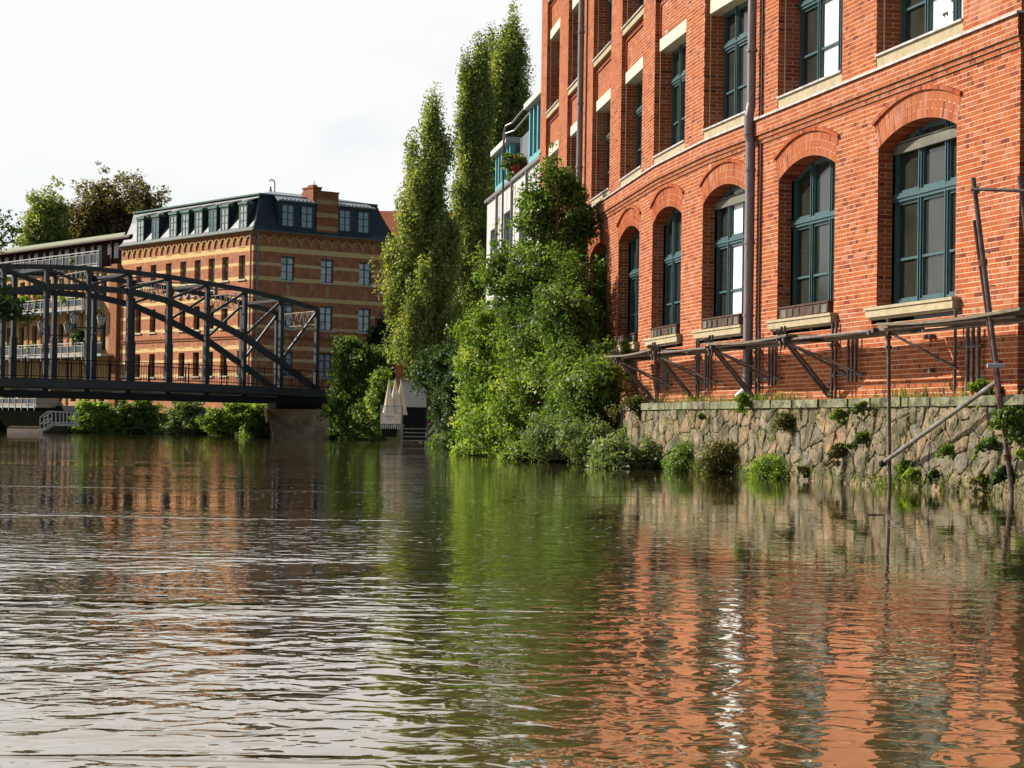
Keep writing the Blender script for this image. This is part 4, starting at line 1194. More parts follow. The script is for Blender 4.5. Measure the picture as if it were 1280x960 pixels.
for f in (0, 1):
    s = MB(); s.beam(bp_(-.3, zd(0) - .62, f), bp_(12.3, zd(12) - .55, f), .3, .30); s.build('main_girder', M['irondark'], bridge)
    r = MB(); bl = MB(); e = .25 if f == 0 else -.25
    for n in range(-1, 13):
        a, b = n, n + 1
        for h in (.95, .12): r.beam(bp_(a, zd(a) + h, f, e), bp_(b, zd(b) + h, f, e), .05, .045)
        r.beam(bp_(a + .5, zd(a), f, e), bp_(a + .5, zd(a) + 1.05, f, e), .06, .06)
        for k_ in range(15):
            x = a + (k_ + .5) / 15; bl.beam(bp_(x, zd(x) + .12, f, e), bp_(x, zd(x) + .95, f, e), .018, .018)
    r.build('handrail', M['irondark'], bridge); bl.build('balusters', M['irondark'], bridge, kind='stuff')
# abutment
ab = thing('bridge_abutment', 'weathered stone abutment under the right end of the arch bridge', 'abutment', at(372, 548, 106.6))
o_ = A(*ab.location)
s = MB()
q = lambda u, v, Y: tuple(A(*at(u, v, Y)) - o_)
za = 2.0
def g_(u, Y, z_): x = at(u, 520, Y)[0]; return (x - o_[0], Y - o_[1], z_ - o_[2])
a_, b_, c_, d_ = g_(330, 109.6, 1.55), g_(333, 108.4, 1.55), g_(346.5, 106.0, -.5), g_(335, 108.9, -.5)
e_, f_, h_, i_ = g_(412, 107.0, 1.55), g_(412, 106.0, -.5), g_(412, 113, 1.55), g_(336, 113, 1.55)
s.face([b_, e_, f_, c_]); s.face([a_, b_, c_, d_]); s.face([a_, b_, e_, h_, i_]); s.face([e_, h_, g_(412, 113, -.5), f_])
s.build('masonry', M['abutment'], ab)
s = MB(); s.hexa([g_(334, 111, 1.55), g_(402, 111, 1.55), g_(402, 111, 2.0), g_(334, 111, 2.0), g_(345, 108.4, 1.55), g_(402, 108, 1.55), g_(402, 108, 2.0), g_(345, 108.4, 2.0)]); s.build('bearing_shelf', M['irondark'], ab)
# lamps on the bridge posts: an arm across the post with a lantern at each end
def lamp(n, f, zl, span, label, hi=0.):
    t = thing('bridge_lamp', label, 'lamp', tuple(A(*bp_(n, zl, f)) + BO), 'twin lanterns on the bridge')
    d = DB / np.linalg.norm(DB)
    s = MB()
    s.beam((-d[0] * span, -d[1] * span, 0), (d[0] * span, d[1] * span, 0), .05, .06)
    for sg in (-1, 1):
        pts = [(d[0] * sg * .15, d[1] * sg * .15, -.35), (d[0] * sg * .4, d[1] * sg * .4, -.28), (d[0] * sg * .6, d[1] * sg * .6, -.03)]
        s.path(pts, .025, 6)
        s.tube((d[0] * sg * span, d[1] * sg * span, -.02), (d[0] * sg * span, d[1] * sg * span, .16), .05)
    s.build('arm', M['iron'], t)
    for sg in (-1, 1):
        x, y = d[0] * sg * span, d[1] * sg * span
        g = MB(); g.tube((x, y, .16), (x, y, .58), .13, .25, n=6); lo = g.build('lantern', M['glasslamp'], t)
        g = MB(); g.tube((x, y, .58), (x, y, .70), .28, .12, n=6); g.tube((x, y, .70), (x, y, .84), .05, .02, n=6); g.build('lantern_cap', M['irondark'], lo)
        g = MB()
        for k_ in range(6):
            c, e = cos(pi * k_ / 3), sin(pi * k_ / 3); g.beam((x + .135 * c, y + .135 * e, .16), (x + .255 * c, y + .255 * e, .58), .02, .02)
        g.build('lantern_frame', M['irondark'], lo)
lamp(6, 0, at(108, 411, 100)[2], .72, 'twin lantern lamp on the nearer bridge post, right of the other one')
lamp(5.98, 1, at(72, 419, 103)[2], .72, 'twin lantern lamp on the farther bridge post, left of the other one')
# ================================================================== WHITE BUILDING with teal bays
P0 = A(*at(609, 262, 85.0))[:2]; P1 = A(*at(676, 262, 70.5))[:2]
DW = (P1 - P0) / np.linalg.norm(P1 - P0); LWD = np.linalg.norm(P1 - P0); NW = A(DW[1], -DW[0])
if NW[0] > 0: NW = -NW
wb2 = thing('white_house', 'white rendered house with light teal glazed roof bays beyond the end of the factory', 'building', (P0[0], P0[1], 1.3))
def PW(t, z, o=0.): p = DW * t + NW * o; return (p[0], p[1], z - 1.3)
ZW = at(609, 254.5, 85.0)[2]
whl = [(1.2, 3.0, 7.2, 9.0), (5.2, 7.0, 7.4, 9.3), (9.4, 10.8, 7.4, 9.3), (12.6, 14, 7.4, 9.3), (1.2, 3.0, 3.6, 5.6), (5.2, 7, 3.6, 5.6), (9.4, 10.8, 3.6, 5.6)]
s = MB(); holed(PW, 0, 22, 1.3, ZW, whl, s)
s.face([PW(0, 1.3), PW(0, ZW), PW(0, ZW, -9), PW(0, 1.3, -9)]); s.face([PW(0, ZW), PW(22, ZW), PW(22, ZW, -9), PW(0, ZW, -9)])
for (a, b, c, d) in whl:
    for x in (a, b): s.face([PW(x, c), PW(x, d), PW(x, d, -.3), PW(x, c, -.3)])
    s.face([PW(a, d), PW(b, d), PW(b, d, -.3), PW(a, d, -.3)])
s.build('wall', M['white'], wb2)
for (a, b, c, d) in whl:
    f = MB()
    for (p, q, r, u) in ((a, a + .1, c, d), (b - .1, b, c, d), (a, b, c, c + .1), (a, b, d - .1, d), ((a + b) / 2 - .05, (a + b) / 2 + .05, c, d)): f.fbox(PW, p, q, r, u, -.25, -.18)
    fo = f.build('window', M['teal_lt'], wb2); m_ = MB(); m_.fbox(PW, a, b, c, d, -.24, -.23); m_.build('pane', M['pane_blue'], fo)
s = MB(); s.fbox(PW, -.1, 22, ZW, ZW + .12, -.3, .12); s.build('parapet_cap', M['zinc'], wb2)
def bay(t0, t1, z1, nm):
    b = MB(); b.fbox(PW, t0, t1, ZW + .12, ZW + .55, -2.2, -.15); d = b.build(nm, M['teal_lt'], wb2)
    r = MB(); r.fbox(PW, t0 - .15, t1 + .15, z1 - .22, z1, -2.4, .05); r.build('bay_roof', M['white'], d)
    m_ = MB(); n = int((t1 - t0) / .85)
    for k_ in range(n + 1):
        x = t0 + (t1 - t0 - .2) * k_ / n; m_.fbox(PW, x, x + .2, ZW + .5, z1 - .2, -.35, -.15)
    for k_ in range(3):
        y = -.35 - k_ * .9; m_.fbox(PW, t0, t0 + .1, ZW + .5, z1 - .2, y - .15, y)
    m_.build('mullions', M['teal_lt'], d)
    g = MB(); g.fbox(PW, t0 + .08, t1 - .08, ZW + .5, z1 - .2, -2.1, -.28); g.build('pane', M['pane_blue'], d)
bay(1.3, 5.6, ZW + 2.05, 'glazed_bay'); bay(10.6, 16.5, ZW + 2.6, 'glazed_bay')
s = MB(); s.fbox(PW, 6.0, 10.4, ZW + .1, ZW + 1.95, -.7, -.5); s.build('roof_screen', M['grey'], wb2)
s = MB()
for z_, o_ in ((ZW + 2.5, -.1), (ZW + 2.2, -.2)):
    s.path([PW(5.9, 1.5, .15), PW(5.9, z_ - .35, .15), PW(6.05, z_ - .08, .1), PW(6.4, z_, o_), PW(10.6, z_ + .1, o_)], .04, 8)
s.build('roof_pipe', M['zinc'], wb2)
for x in (3.9, 8.2, 12.0):
    s = MB(); s.tube(PW(x, 1.5, .12), PW(x, ZW - .1, .12), .06); s.build('downpipe', M['zinc'], wb2)
# villa fragment seen between the trees, red roof right of the warehouse, small grey house with brick chimney
vl = thing('pink_house', 'small pink house with a grey arched roof glimpsed between the trees', 'building', at(563, 531, 150))
s = MB(); s.box(-2.2, 3.4, 0, 6, -1, 7.4); s.build('wall', M['pinkwall'], vl)
s = MB()
for i in range(8):
    a0, a1 = pi * i / 8, pi * (i + 1) / 8
    s.hexa([(1.5 - .0 - 2.1 * cos(a0), 5, 6.4), (1.5 - 2.1 * cos(a1), 5, 6.4), (1.5 - 2.1 * cos(a1), 5, 7.2 + 1.6 * sin(a1)), (1.5 - 2.1 * cos(a0), 5, 7.2 + 1.6 * sin(a0)), (1.5 - 2.1 * cos(a0), -.3, 6.4), (1.5 - 2.1 * cos(a1), -.3, 6.4), (1.5 - 2.1 * cos(a1), -.3, 7.2 + 1.6 * sin(a1)), (1.5 - 2.1 * cos(a0), -.3, 7.2 + 1.6 * sin(a0))])
s.build('arched_roof', M['metal_roof'], vl)
for x in (-1.5, .3, 1.7):
    f = MB(); f.box(x, x + .9, -.06, .1, 4.0, 5.6); fo = f.build('window', M['white'], vl); g = MB(); g.box(x + .12, x + .78, -.08, -.06, 4.1, 5.5); g.build('pane', M['wood'], fo)
rr = thing('red_roofed_house', 'house with an orange red tiled roof peeping out right of the striped warehouse', 'building', at(497, 500, 190))
s = MB(); s.box(-3.5, 5, 0, 8, -4, 15.2); s.build('wall', M['pinkwall'], rr)
s = MB(); s.face([(-4.3, -.5, 15.0), (5.5, -.5, 15.0), (5.5, 4, 18.4), (-4.3, 4, 18.4)]); s.face([(-4.3, 8.5, 15.0), (5.5, 8.5, 15.0), (5.5, 4, 18.4), (-4.3, 4, 18.4)]); s.face([(-4.3, -.5, 15), (-4.3, 8.5, 15), (-4.3, 4, 18.4)]); s.build('roof', M['rooftile'], rr)
gs = thing('grey_hut', 'small grey hut with a brick chimney at the landing', 'hut', at(509, 530, 92))
s = MB(); s.box(-.30, .85, 0, 1.2, .78, 1.95); s.build('wall', M['white'], gs)
s = MB(); s.box(-.2, .8, .1, 1.1, -.8, .78); s.build('opening_shade', M['black'], gs)  # solid black box stands in for the shade beneath the hut
s = MB(); s.box(-.45, 1.05, -.12, 1.3, 1.95, 2.03); s.build('roof', M['zinc'], gs)
s = MB(); s.box(-.60, -.28, .3, .62, 1.6, 2.62); s.box(-.64, -.24, .26, .66, 2.62, 2.72); s.build('chimney', M['orangebrick'], gs)
# landing with folded parasols
ld = thing('boat_landing', 'small railed boat landing with a white banner and folded parasols behind', 'landing', at(490, 548, 88))
def lb(mb, nm, m): return mb.build(nm, M[m], ld)
U = 88 / FOC
s = MB(); s.box(-.50, .42, -.0, 2.4, .52, .62); lb(s, 'platform', 'plank')
s = MB(); s.box(-.45, .1, .1, 2.2, .05, .5); lb(s, 'float', 'black')
for x in np.arange(-.50, .42, .09):
    s = MB(); s.box(x, x + .05, -.04, .0, .42, .60); lb(s, 'edge_board', 'steel')
s = MB()
for z_ in (1.42, 1.1): s.beam((-.50, 0, z_), (.42, 0, z_), .04, .04)
for x in (-.5, -.2, .1, .42): s.beam((x, 0, .5), (x, 0, 1.46), .04, .04)
for x in np.arange(-.45, .4, .1): s.beam((x, 0, 1.1), (x, 0, 1.42), .02, .02)
s.beam((.42, 0, .62), (.42, 0, -.2), .05, .05)
lb(s, 'railing', 'steel')
s = MB(); s.box(-.52, .38, -.03, .0, .64, 1.08); lb(s, 'cloth_panel', 'cream')
s = MB(); s.box(-.36, .10, -.045, -.032, .66, 1.12); lb(s, 'banner', 'banner')
s = MB()
for k_ in range(5): s.box(-.30 + k_ * .075, -.26 + k_ * .075, -.05, -.046, .93, 1.0)
for k_ in range(4): s.box(-.22 + k_ * .06, -.2 + k_ * .06, -.05, -.046, .78 + .02 * (k_ % 2), .86)
lb(s, 'banner_print', 'grey')
for (u, nm, lab, w) in ((486, 0, 'left folded beige parasol on the boat landing', .30), (494, 1, 'middle folded beige parasol on the boat landing', .40), (501, 2, 'right folded beige parasol, nearest the grey hut', .34)):
    p = at(u, 508, 88.8 + .3 * nm); t = thing('folded_parasol', lab, 'parasol', (p[0], p[1], 1.25), 'folded parasols on the landing')
    s = MB(); s.tube((0, 0, -.65), (0, 0, 1.62), .02); s.build('pole', M['steel'], t)
    s = MB(); K = 14
    ring_ = [(0.0, 1.58), (.35, .9), (.8, .35), (1.0, .28)]
    for (f0, z0), (f1, z1) in zip(((.06, 1.55), (.45, .85), (.85, .2)), ((.45, .85), (.85, .2), (1.0, .0))):
        for k_ in range(K):
            r0 = w * f0 * (1 if k_ % 2 else .68); r1 = w * f0 * (.68 if k_ % 2 else 1); r2 = w * f1 * (.68 if k_ % 2 else 1); r3 = w * f1 * (1 if k_ % 2 else .68)
            a0, a1 = 2 * pi * k_ / K, 2 * pi * (k_ + 1) / K
            s.face([(r0 * cos(a0), r0 * sin(a0), z0), (r1 * cos(a1), r1 * sin(a1), z0), (r2 * cos(a1), r2 * sin(a1), z1), (r3 * cos(a0), r3 * sin(a0), z1)])
    s.build('canopy', M['cream'], t)
st = thing('landing_steps', 'grey metal steps going down into the river beside the boat landing', 'steps', at(518, 557, 84))
for k_ in range(5):
    s = MB(); s.box(-.52, .50, k_ * .12, k_ * .12 + .2, .02 + k_ * .165, .07 + k_ * .165); s.build('tread', M['tube_light'], st)
for x in (-.56, .52):
    s = MB(); s.beam((x, 0, -.3), (x, .7, .85), .05, .12, up=(0, -1, .3)); s.beam((x, .0, 0), (x, 0, .55), .04, .04); s.beam((x, .6, .7), (x, .6, 1.6), .04, .04); s.build('stringer', M['tube_light'], st)
# left bank: pontoon and iron stairs
pt = thing('covered_pontoon', 'low cream covered pontoon lying at the shaded quay left of the iron stairs', 'pontoon', at(28, 541, 110.5))
s = MB(); s.box(-.85, .9, 0, 1.0, -.1, .26); s.build('hull', M['cream'], pt); s = MB(); s.box(-.78, .75, .1, 1.1, .26, .36); s.build('cover', M['stone'], pt)
s = MB(); s.box(-.88, .93, -.03, .05, .24, .28); s.build('rubbing_strip', M['wood'], pt)
si = thing('iron_stairs', 'blue grey iron stairs with railings on the far bank under the bridge', 'stairs', at(64, 540, 112))
def xz(u, v): p = at(u, v, 112); return (p[0] - si.location[0], p[2] - si.location[2])
for (dy) in (0, .9):
    s = MB()
    for (a, b) in (((50, 522), (60, 514)), ((60, 514), (94, 516)), ((50, 538), (68, 528)), ((51, 530), (61, 522)), ((60, 528), (94, 528)), ((68, 530), (94, 531))):
        (x0, z0), (x1, z1) = xz(*a), xz(*b); s.beam((x0, dy, z0), (x1, dy, z1), .05, .06)
    for u in (50, 55, 60, 65, 70, 75, 79, 84, 89, 94):
        v0 = 514 if u >= 60 else 522 - .8 * (u - 50); v1 = 531 if u > 65 else 538 - .6 * (u - 50)
        (x0, z0), (x1, z1) = xz(u, v0), xz(u, v1); s.beam((x0, dy, z0), (x1, dy, z1), .04, .04)
    s.build('railing', M['steel'], si)
for k_ in range(6):
    x, z_ = xz(52 + k_ * 3, 538 - k_ * 1.8); s = MB(); s.box(x - .1, x + .1, 0, .9, z_ - .02, z_ + .02); s.build('tread', M['steel'], si)
x0, z_ = xz(68, 531); x1, _z = xz(96, 531); s = MB(); s.box(x0, x1, 0, .9, z_ - .06, z_); s.build('landing', M['steel'], si)
# balcony things
for (t_, z_, lab) in ((29.2, 6.5, 'dark red folded parasol on the lower balcony behind the bridge'),):
    p = PG(33.9, 6.5, 1.0); t = thing('red_parasol', lab, 'parasol', (p[0] + GO[0], p[1] + GO[1], 6.5))
    s = MB(); s.tube((0, 0, 0), (0, 0, 2.5), .03); s.build('pole', M['steel'], t); s = MB(); s.tube((0, 0, .6), (0, 0, 2.35), .2, .05, n=8); s.build('canopy', M['redcloth'], t)
# floating leaves
# ================================================================== PLANTS
def leafmesh(name, C, S, Nrm, T, m, aspect=.55, fold=True):
    """C centres, S sizes, Nrm leaf normals, T tints: one quad per leaf, kite shaped and slightly folded"""
    n = len(C)
    r = RNG.normal(size=(n, 3)); a = np.cross(Nrm, r); a /= np.linalg.norm(a, axis=1)[:, None] + 1e-9
    b = np.cross(Nrm, a)
    s = S[:, None]
    v = np.empty((n, 4, 3))
    v[:, 0] = C - a * s * .55; v[:, 1] = C + b * s * aspect * .5 + Nrm * s * .10; v[:, 2] = C + a * s * .55 - Nrm * s * .08; v[:, 3] = C - b * s * aspect * .5 + Nrm * s * .10
    me = bpy.data.meshes.new(name); me.vertices.add(4 * n); me.loops.add(4 * n); me.polygons.add(n)
    me.vertices.foreach_set('co', v.reshape(-1).astype(np.float32))
    me.loops.foreach_set('vertex_index', np.arange(4 * n, dtype=np.int32))
    me.polygons.foreach_set('loop_start', np.arange(0, 4 * n, 4, dtype=np.int32))
    try: me.polygons.foreach_set('loop_total', np.full(n, 4, dtype=np.int32))
    except Exception: pass
    me.materials.append(m)
    at_ = me.attributes.new('tint', 'FLOAT', 'FACE'); at_.data.foreach_set('value', np.clip(T, 0, 1).astype(np.float32))
    me.update(calc_edges=True)
    return me
def crown(env, n_clump, per, size, clump=.35, flat=.8, shell=.55, up=.5, spread=None):
    """env: ellipsoids (x,y,z,rx,ry,rz[,weight]); leaves grouped in clumps near the surface"""
    E_ = np.array([list(e[:6]) for e in env], float); w = np.array([(e[6] if len(e) > 6 else e[3] * e[5]) for e in env], float); w /= w.sum()
    idx = RNG.choice(len(env), n_clump, p=w)
    d = RNG.normal(size=(n_clump, 3)); d /= np.linalg.norm(d, axis=1)[:, None]
    rr = shell + (1 - shell) * RNG.random(n_clump) ** .6
    for kf in (2.2, 4.5):
        w_ = RNG.normal(size=(3, 3)) * kf; ph = RNG.random(3) * 6.28
        rr *= 1 + .11 * np.sin((d @ w_) + ph).sum(axis=1) / 1.6
    rr *= 1 + RNG.normal(size=n_clump) * .16
    cc = E_[idx, :3] + d * E_[idx, 3:6] * rr[:, None]
    cs = clump * RNG.uniform(.45, 1.7, n_clump)
    ct = RNG.normal(.45, .2, n_clump)
    k = RNG.poisson(per * (cs / clump) ** 1.5) + 3
    ci = np.repeat(np.arange(n_clump), k); n = len(ci)
    off = RNG.normal(size=(n, 3)); off /= np.linalg.norm(off, axis=1)[:, None]; off *= (RNG.random(n) ** .5)[:, None] * .95; off[:, 2] *= flat
    C = cc[ci] + off * cs[ci][:, None]
    S = size * RNG.uniform(.6, 1.35, n)
    Nn = RNG.normal(size=(n, 3)) * .75 + d[ci] * .5 + A(0, 0, up); Nn /= np.linalg.norm(Nn, axis=1)[:, None]
    T = ct[ci] + RNG.normal(size=n) * .16
    return C, S, Nn, T, cc
def plant(name, label, cat, base, env, n_clump, per, size, m, clump=.35, trunk=None, limbs=8, group=None, shell=.55, up=.5, flat=.8, aspect=.55, bark='bark', m2=None):
    t = thing(name, label, cat, base, group)
    C, S, Nn, T, cc = crown(env, n_clump, per, size, clump, flat, shell, up)
    if m2 is not None:
        # a second leaf colour on one side (dead or sunburnt clumps)
        pass
    o = bpy.data.objects.new('crown' if trunk else 'foliage', leafmesh('leaves', C, S, Nn, T, M[m], aspect)); COL.objects.link(o); o.parent = t
    s = MB()
    if trunk:
        r0, h = trunk[0], trunk[1]
        px, py = (trunk[2], trunk[3]) if len(trunk) > 3 else (0, 0)
        K = 7; prev = (0, 0, -.3)
        ptsv = [(px * (i / K) + random.uniform(-.03, .03) * h * .15, py * (i / K) + random.uniform(-.03, .03) * h * .15, h * i / K - .3 * (i == 0)) for i in range(K + 1)]
        s.path(ptsv, [r0 * (1 - .85 * i / K) for i in range(K + 1)], 8)
        for _ in range(limbs):
            q = cc[random.randrange(len(cc))]
            zz_ = min(h * .92, max(h * .12, q[2] - random.uniform(.3, .9) * (abs(q[0] - px * q[2] / h) + .3)))
            i = zz_ / h; st_ = A(px * i, py * i, zz_)
            mid = st_ * .45 + q * .55 + A(0, 0, .08)
            rr = r0 * (1 - .85 * i) * .45 + .008
            s.path([st_, mid, q], [rr, rr * .6, rr * .2], 5)
        s.build('trunk', M[bark], t)
    else:
        for _ in range(max(4, limbs)):
            q = cc[random.randrange(len(cc))]; s.path([(q[0] * .15, q[1] * .15, -.1), (q[0] * .5, q[1] * .5, q[2] * .55), tuple(q)], [.035, .022, .008], 4)
        s.build('stems', M[bark], t)
    return t
def pe_(u0, u1, v0, v1, Y, base, ry=None, w=None):
    """an ellipsoid that spans columns u0..u1 and rows v0..v1 at distance Y, relative to base"""
    c = A(*at((u0 + u1) / 2, (v0 + v1) / 2, Y)); k = Y / FOC
    rx, rz = (u1 - u0) / 2 * k, (v1 - v0) / 2 * k
    e = [*(c - A(*base)), rx, ry or rx, rz]
    if w is not None: e.append(w)
    return e
def ragged(u0, u1, v0, v1, Y, base, n=9, ry=None, droop=.0):
    out = []
    for i in range(n):
        f_ = (i + .5) / n; hu = (u1 - u0) * random.uniform(.14, .26); cu = u0 + hu * .8 + (u1 - u0 - 1.6 * hu) * f_ + random.uniform(-.06, .06) * (u1 - u0)
        top = v0 + (v1 - v0) * (random.uniform(.0, .30) + .35 * abs(2 * f_ - 1) ** 1.6)
        out.append(pe_(cu - hu, cu + hu, top, v1, Y + random.uniform(-.3, .3), base, ry=ry))
    return out
# --- poplars
def profile(rows, Y, base, wide=1.0):
    out = []
    for (v0, c0, h0), (v1, c1, h1) in zip(rows, rows[1:]):
        K = max(1, int((v1 - v0) / 24))
        for i in range(K):
            f_ = (i + .5) / K; v = v0 + (v1 - v0) * f_; c = c0 + (c1 - c0) * f_; h = (h0 + (h1 - h0) * f_) * 1.16
            out.append(pe_(c - h * .86, c + h * .86, v - 24, v + 24, Y, base, w=h * Y * .95))
            for _ in range(4):            # upright side branches make the outline ragged
                dx_ = random.uniform(-1, 1); hw = max(2.5, h * random.uniform(.16, .30)); hv = random.uniform(16, 40)
                e_ = pe_(c + dx_ * h * .92 - hw, c + dx_ * h * .92 + hw, v - hv * 1.3, v + hv * .7, Y, base, w=hw * Y * 1.25)
                e_[1] += random.uniform(-1, .3) * h * Y / FOC * sqrt(max(0, 1 - dx_ * dx_)); out.append(e_)
    return out
b = at(530, 531, 93); b = (b[0], b[1], 1.2)
plant('poplar_tree', 'slender pointed poplar standing between the warehouse and the taller poplars', 'tree', b,
      profile([(140, 542, 3), (162, 541, 9), (190, 540, 17), (235, 533, 26), (290, 529, 35), (350, 529, 39), (430, 530, 38), (480, 533, 30)], 93, b) + [pe_(553, 573, 180, 270, 93, b), pe_(493, 512, 245, 330, 93, b)],
      1800, 46, .135, 'leaf_poplar', clump=.30, trunk=(.28, 13.8), limbs=60, flat=2.1, up=.2, shell=.15)
b = at(640, 531, 104); b = (b[0], b[1], 1.2)
plant('poplar_tree', 'tallest poplar, its broad crown rising behind the white house', 'tree', b,
      profile([(46, 636, 3), (64, 637, 11), (80, 634, 26), (100, 629, 33), (150, 628, 36), (240, 626, 38), (330, 624, 40), (470, 622, 40)], 104, b) + [pe_(643, 657, 40, 90, 104, b)],
      3200, 46, .14, 'leaf_poplar', clump=.33, trunk=(.35, 19), limbs=70, flat=2.1, up=.2, shell=.15)
b = at(585, 531, 101); b = (b[0], b[1], 1.2)
plant('poplar_tree', 'lower poplar with a forked top, left of the tallest poplar', 'tree', b,
      profile([(74, 603, 3), (95, 602, 9), (140, 600, 13), (200, 598, 15)], 101, b) + profile([(92, 582, 3), (110, 583, 8), (150, 585, 12), (210, 588, 19), (300, 590, 23), (430, 588, 25), (520, 588, 24)], 101, b),
      1350, 46, .135, 'leaf_poplar', clump=.30, trunk=(.25, 15), limbs=40, flat=2.1, up=.2, shell=.15)
b = at(662, 531, 112); b = (b[0], b[1], 1.2)
plant('dark_tree', 'dark tree between the tall poplar and the factory corner', 'tree', b,
      [pe_(650, 684, 122, 190, 112, b), pe_(648, 690, 160, 260, 112, b)], 260, 46, .2, 'leaf_dark', clump=.5, trunk=(.25, 17), limbs=20)
# --- trees behind the wing
b = at(142, 500, 205); b = (b[0], b[1], 1.5)
plant('autumn_tree', 'large brownish tree with thin crown rising behind the wing roof', 'tree', b,
      [pe_(108, 200, 222, 330, 205, b), pe_(78, 160, 240, 330, 205, b), pe_(150, 208, 228, 290, 205, b, w=3), pe_(112, 150, 232, 260, 205, b, w=2), pe_(60, 120, 262, 330, 205, b)],
      640, 36, .34, 'leaf_brown', clump=.75, trunk=(.5, 22), limbs=90, shell=.2)
b = at(60, 500, 200); b = (b[0], b[1], 1.5)
plant('green_tree', 'olive green tree left of the brownish one behind the wing roof', 'tree', b,
      [pe_(32, 60, 256, 330, 200, b), pe_(50, 84, 244, 330, 200, b), pe_(28, 80, 285, 330, 200, b)], 420, 38, .32, 'leaf_poplar', clump=.7, trunk=(.35, 20), limbs=30, shell=.2)
# --- dark foliage hanging in from the left bank
b = (-26.5, 78, 1.25)
plant('overhanging_tree', 'dark tree whose branches hang in at the left edge in front of the bridge', 'tree', b,
      [pe_(-150, -4, 310, 415, 78, b), pe_(-120, 12, 350, 396, 76, b, w=1.5), pe_(-90, 4, 290, 325, 78, b, w=1.0), pe_(-10, 32, 372, 402, 75, b, w=.16), pe_(2, 24, 268, 300, 77, b, w=.04)],
      760, 42, .16, 'leaf_dark', clump=.42, trunk=(.3, 8, 2, 0), limbs=50)
# --- right bank
b = at(700, 560, 52.5); b = (b[0], b[1], 1.0)
plant('leafy_tree', 'leafy green tree with a narrow top growing against the far end of the red factory', 'tree', b,
      [pe_(672, 708, 186, 300, 53, b), pe_(655, 715, 240, 330, 53, b), pe_(618, 750, 285, 420, 53, b), pe_(610, 700, 330, 440, 53, b), pe_(680, 738, 300, 440, 51, b), pe_(715, 752, 400, 450, 51, b, w=.5), pe_(640, 740, 380, 480, 52, b), pe_(694, 712, 205, 250, 53, b, w=.12), pe_(606, 646, 306, 372, 53, b), pe_(703, 733, 222, 262, 53, b, w=.25), pe_(648, 690, 232, 285, 53, b, w=.5), pe_(716, 745, 262, 300, 53, b, w=.3)],
      800, 46, .105, 'leaf', clump=.27, trunk=(.12, 6.2, -.2, 0), limbs=80, shell=.3)
b = at(620, 571, 56); b = (b[0], b[1], .9)
plant('bright_shrub', 'big bright green shrub hanging over the water below the leafy tree', 'shrub', b,
      [pe_(575, 660, 378, 470, 56, b), pe_(570, 640, 430, 560, 56, b), pe_(600, 700, 440, 572, 54, b), pe_(640, 700, 370, 500, 54, b), pe_(575, 660, 500, 568, 55, b)],
      950, 50, .095, 'leaf_bright', clump=.27, limbs=50, shell=.35)
b = at(725, 577, 47.5); b = (b[0], b[1], .7)
plant('dark_shrub', 'dark green shrub with drooping leaves at the water between the bright shrub and the scaffold', 'shrub', b,
      [pe_(672, 742, 360, 470, 49, b), pe_(680, 765, 430, 565, 48, b), pe_(700, 778, 450, 540, 46.5, b)], 640, 46, .10, 'leaf', clump=.27, limbs=50, shell=.3)
b = at(705, 577, 46.6); b = (b[0], b[1], .3)
plant('waterside_bush', 'pale grey green bush at the foot of the dark shrub', 'bush', b,
      [pe_(660, 740, 522, 575, 46.6, b), pe_(700, 775, 530, 578, 45.5, b)], 420, 34, .075, 'leaf_grey', clump=.2, limbs=20, group='bushes at the foot of the river wall')
for i, (u0, u1, v0, v1, Y, m, lab) in enumerate(((536, 585, 540, 561, 70, 'leaf', 'low fringe of leaves on the water right of the landing steps'), (570, 640, 548, 571, 60, 'leaf_bright', 'bright leaves drooping into the water under the big bright shrub'), (630, 712, 550, 578, 52, 'leaf', 'mid green leaves drooping into the water left of the pale bush'),
        (740, 800, 548, 586, 43.6, 'leaf_grey', 'pale weedy bush where the stone wall begins'))):
    b = at_z((u0 + u1) / 2, v1 - 2, .02); b = (b[0], b[1], .02)
    plant('waterside_bush', lab, 'bush', b, ragged(u0, u1, v0, v1 + 2, b[1] + .1, b, 9, ry=.5), 240, 32, .09, m, clump=.2, limbs=10, group='bushes at the foot of the river wall')
b = at(558, 556, 74); b = (b[0], b[1], 1.0)
plant('small_tree', 'small dark leafed tree just right of the landing steps', 'tree', b,
      [pe_(540, 592, 420, 500, 74, b), pe_(545, 590, 470, 555, 74, b), pe_(522, 560, 440, 490, 76, b, w=.8), pe_(556, 600, 440, 556, 70, b)], 620, 40, .125, 'leaf_dark', clump=.3, trunk=(.12, 3.5), limbs=30, shell=.3)
b = at(440, 545, 103); b = (b[0], b[1], 1.2)
plant('bank_tree', 'rounded green tree on the bank between the bridge abutment and the parasols', 'tree', b,
      [pe_(418, 470, 428, 500, 103, b), pe_(412, 474, 476, 548, 103, b), pe_(440, 494, 438, 454, 103, b, w=.25), pe_(446, 478, 496, 548, 101, b), pe_(420, 446, 420, 448, 103, b, w=.3)], 900, 40, .16, 'leaf', clump=.38, trunk=(.16, 4.6), limbs=40, shell=.25)
b = at(480, 520, 98); b = (b[0], b[1], 1.2)
plant('bright_bush', 'bright green bush directly behind the folded parasols', 'bush', b, [pe_(462, 486, 468, 530, 98, b), pe_(476, 500, 480, 520, 99, b)], 200, 38, .16, 'leaf_bright', clump=.36, limbs=12)
b = at(480, 425, 150); b = (b[0], b[1], 1.2)
plant('climbing_ivy', 'dark ivy climbing the right end of the striped warehouse wall', 'climber', b, [pe_(468, 498, 398, 470, 157, b, ry=.5)], 160, 50, .25, 'leaf_dark', clump=.5, limbs=10)
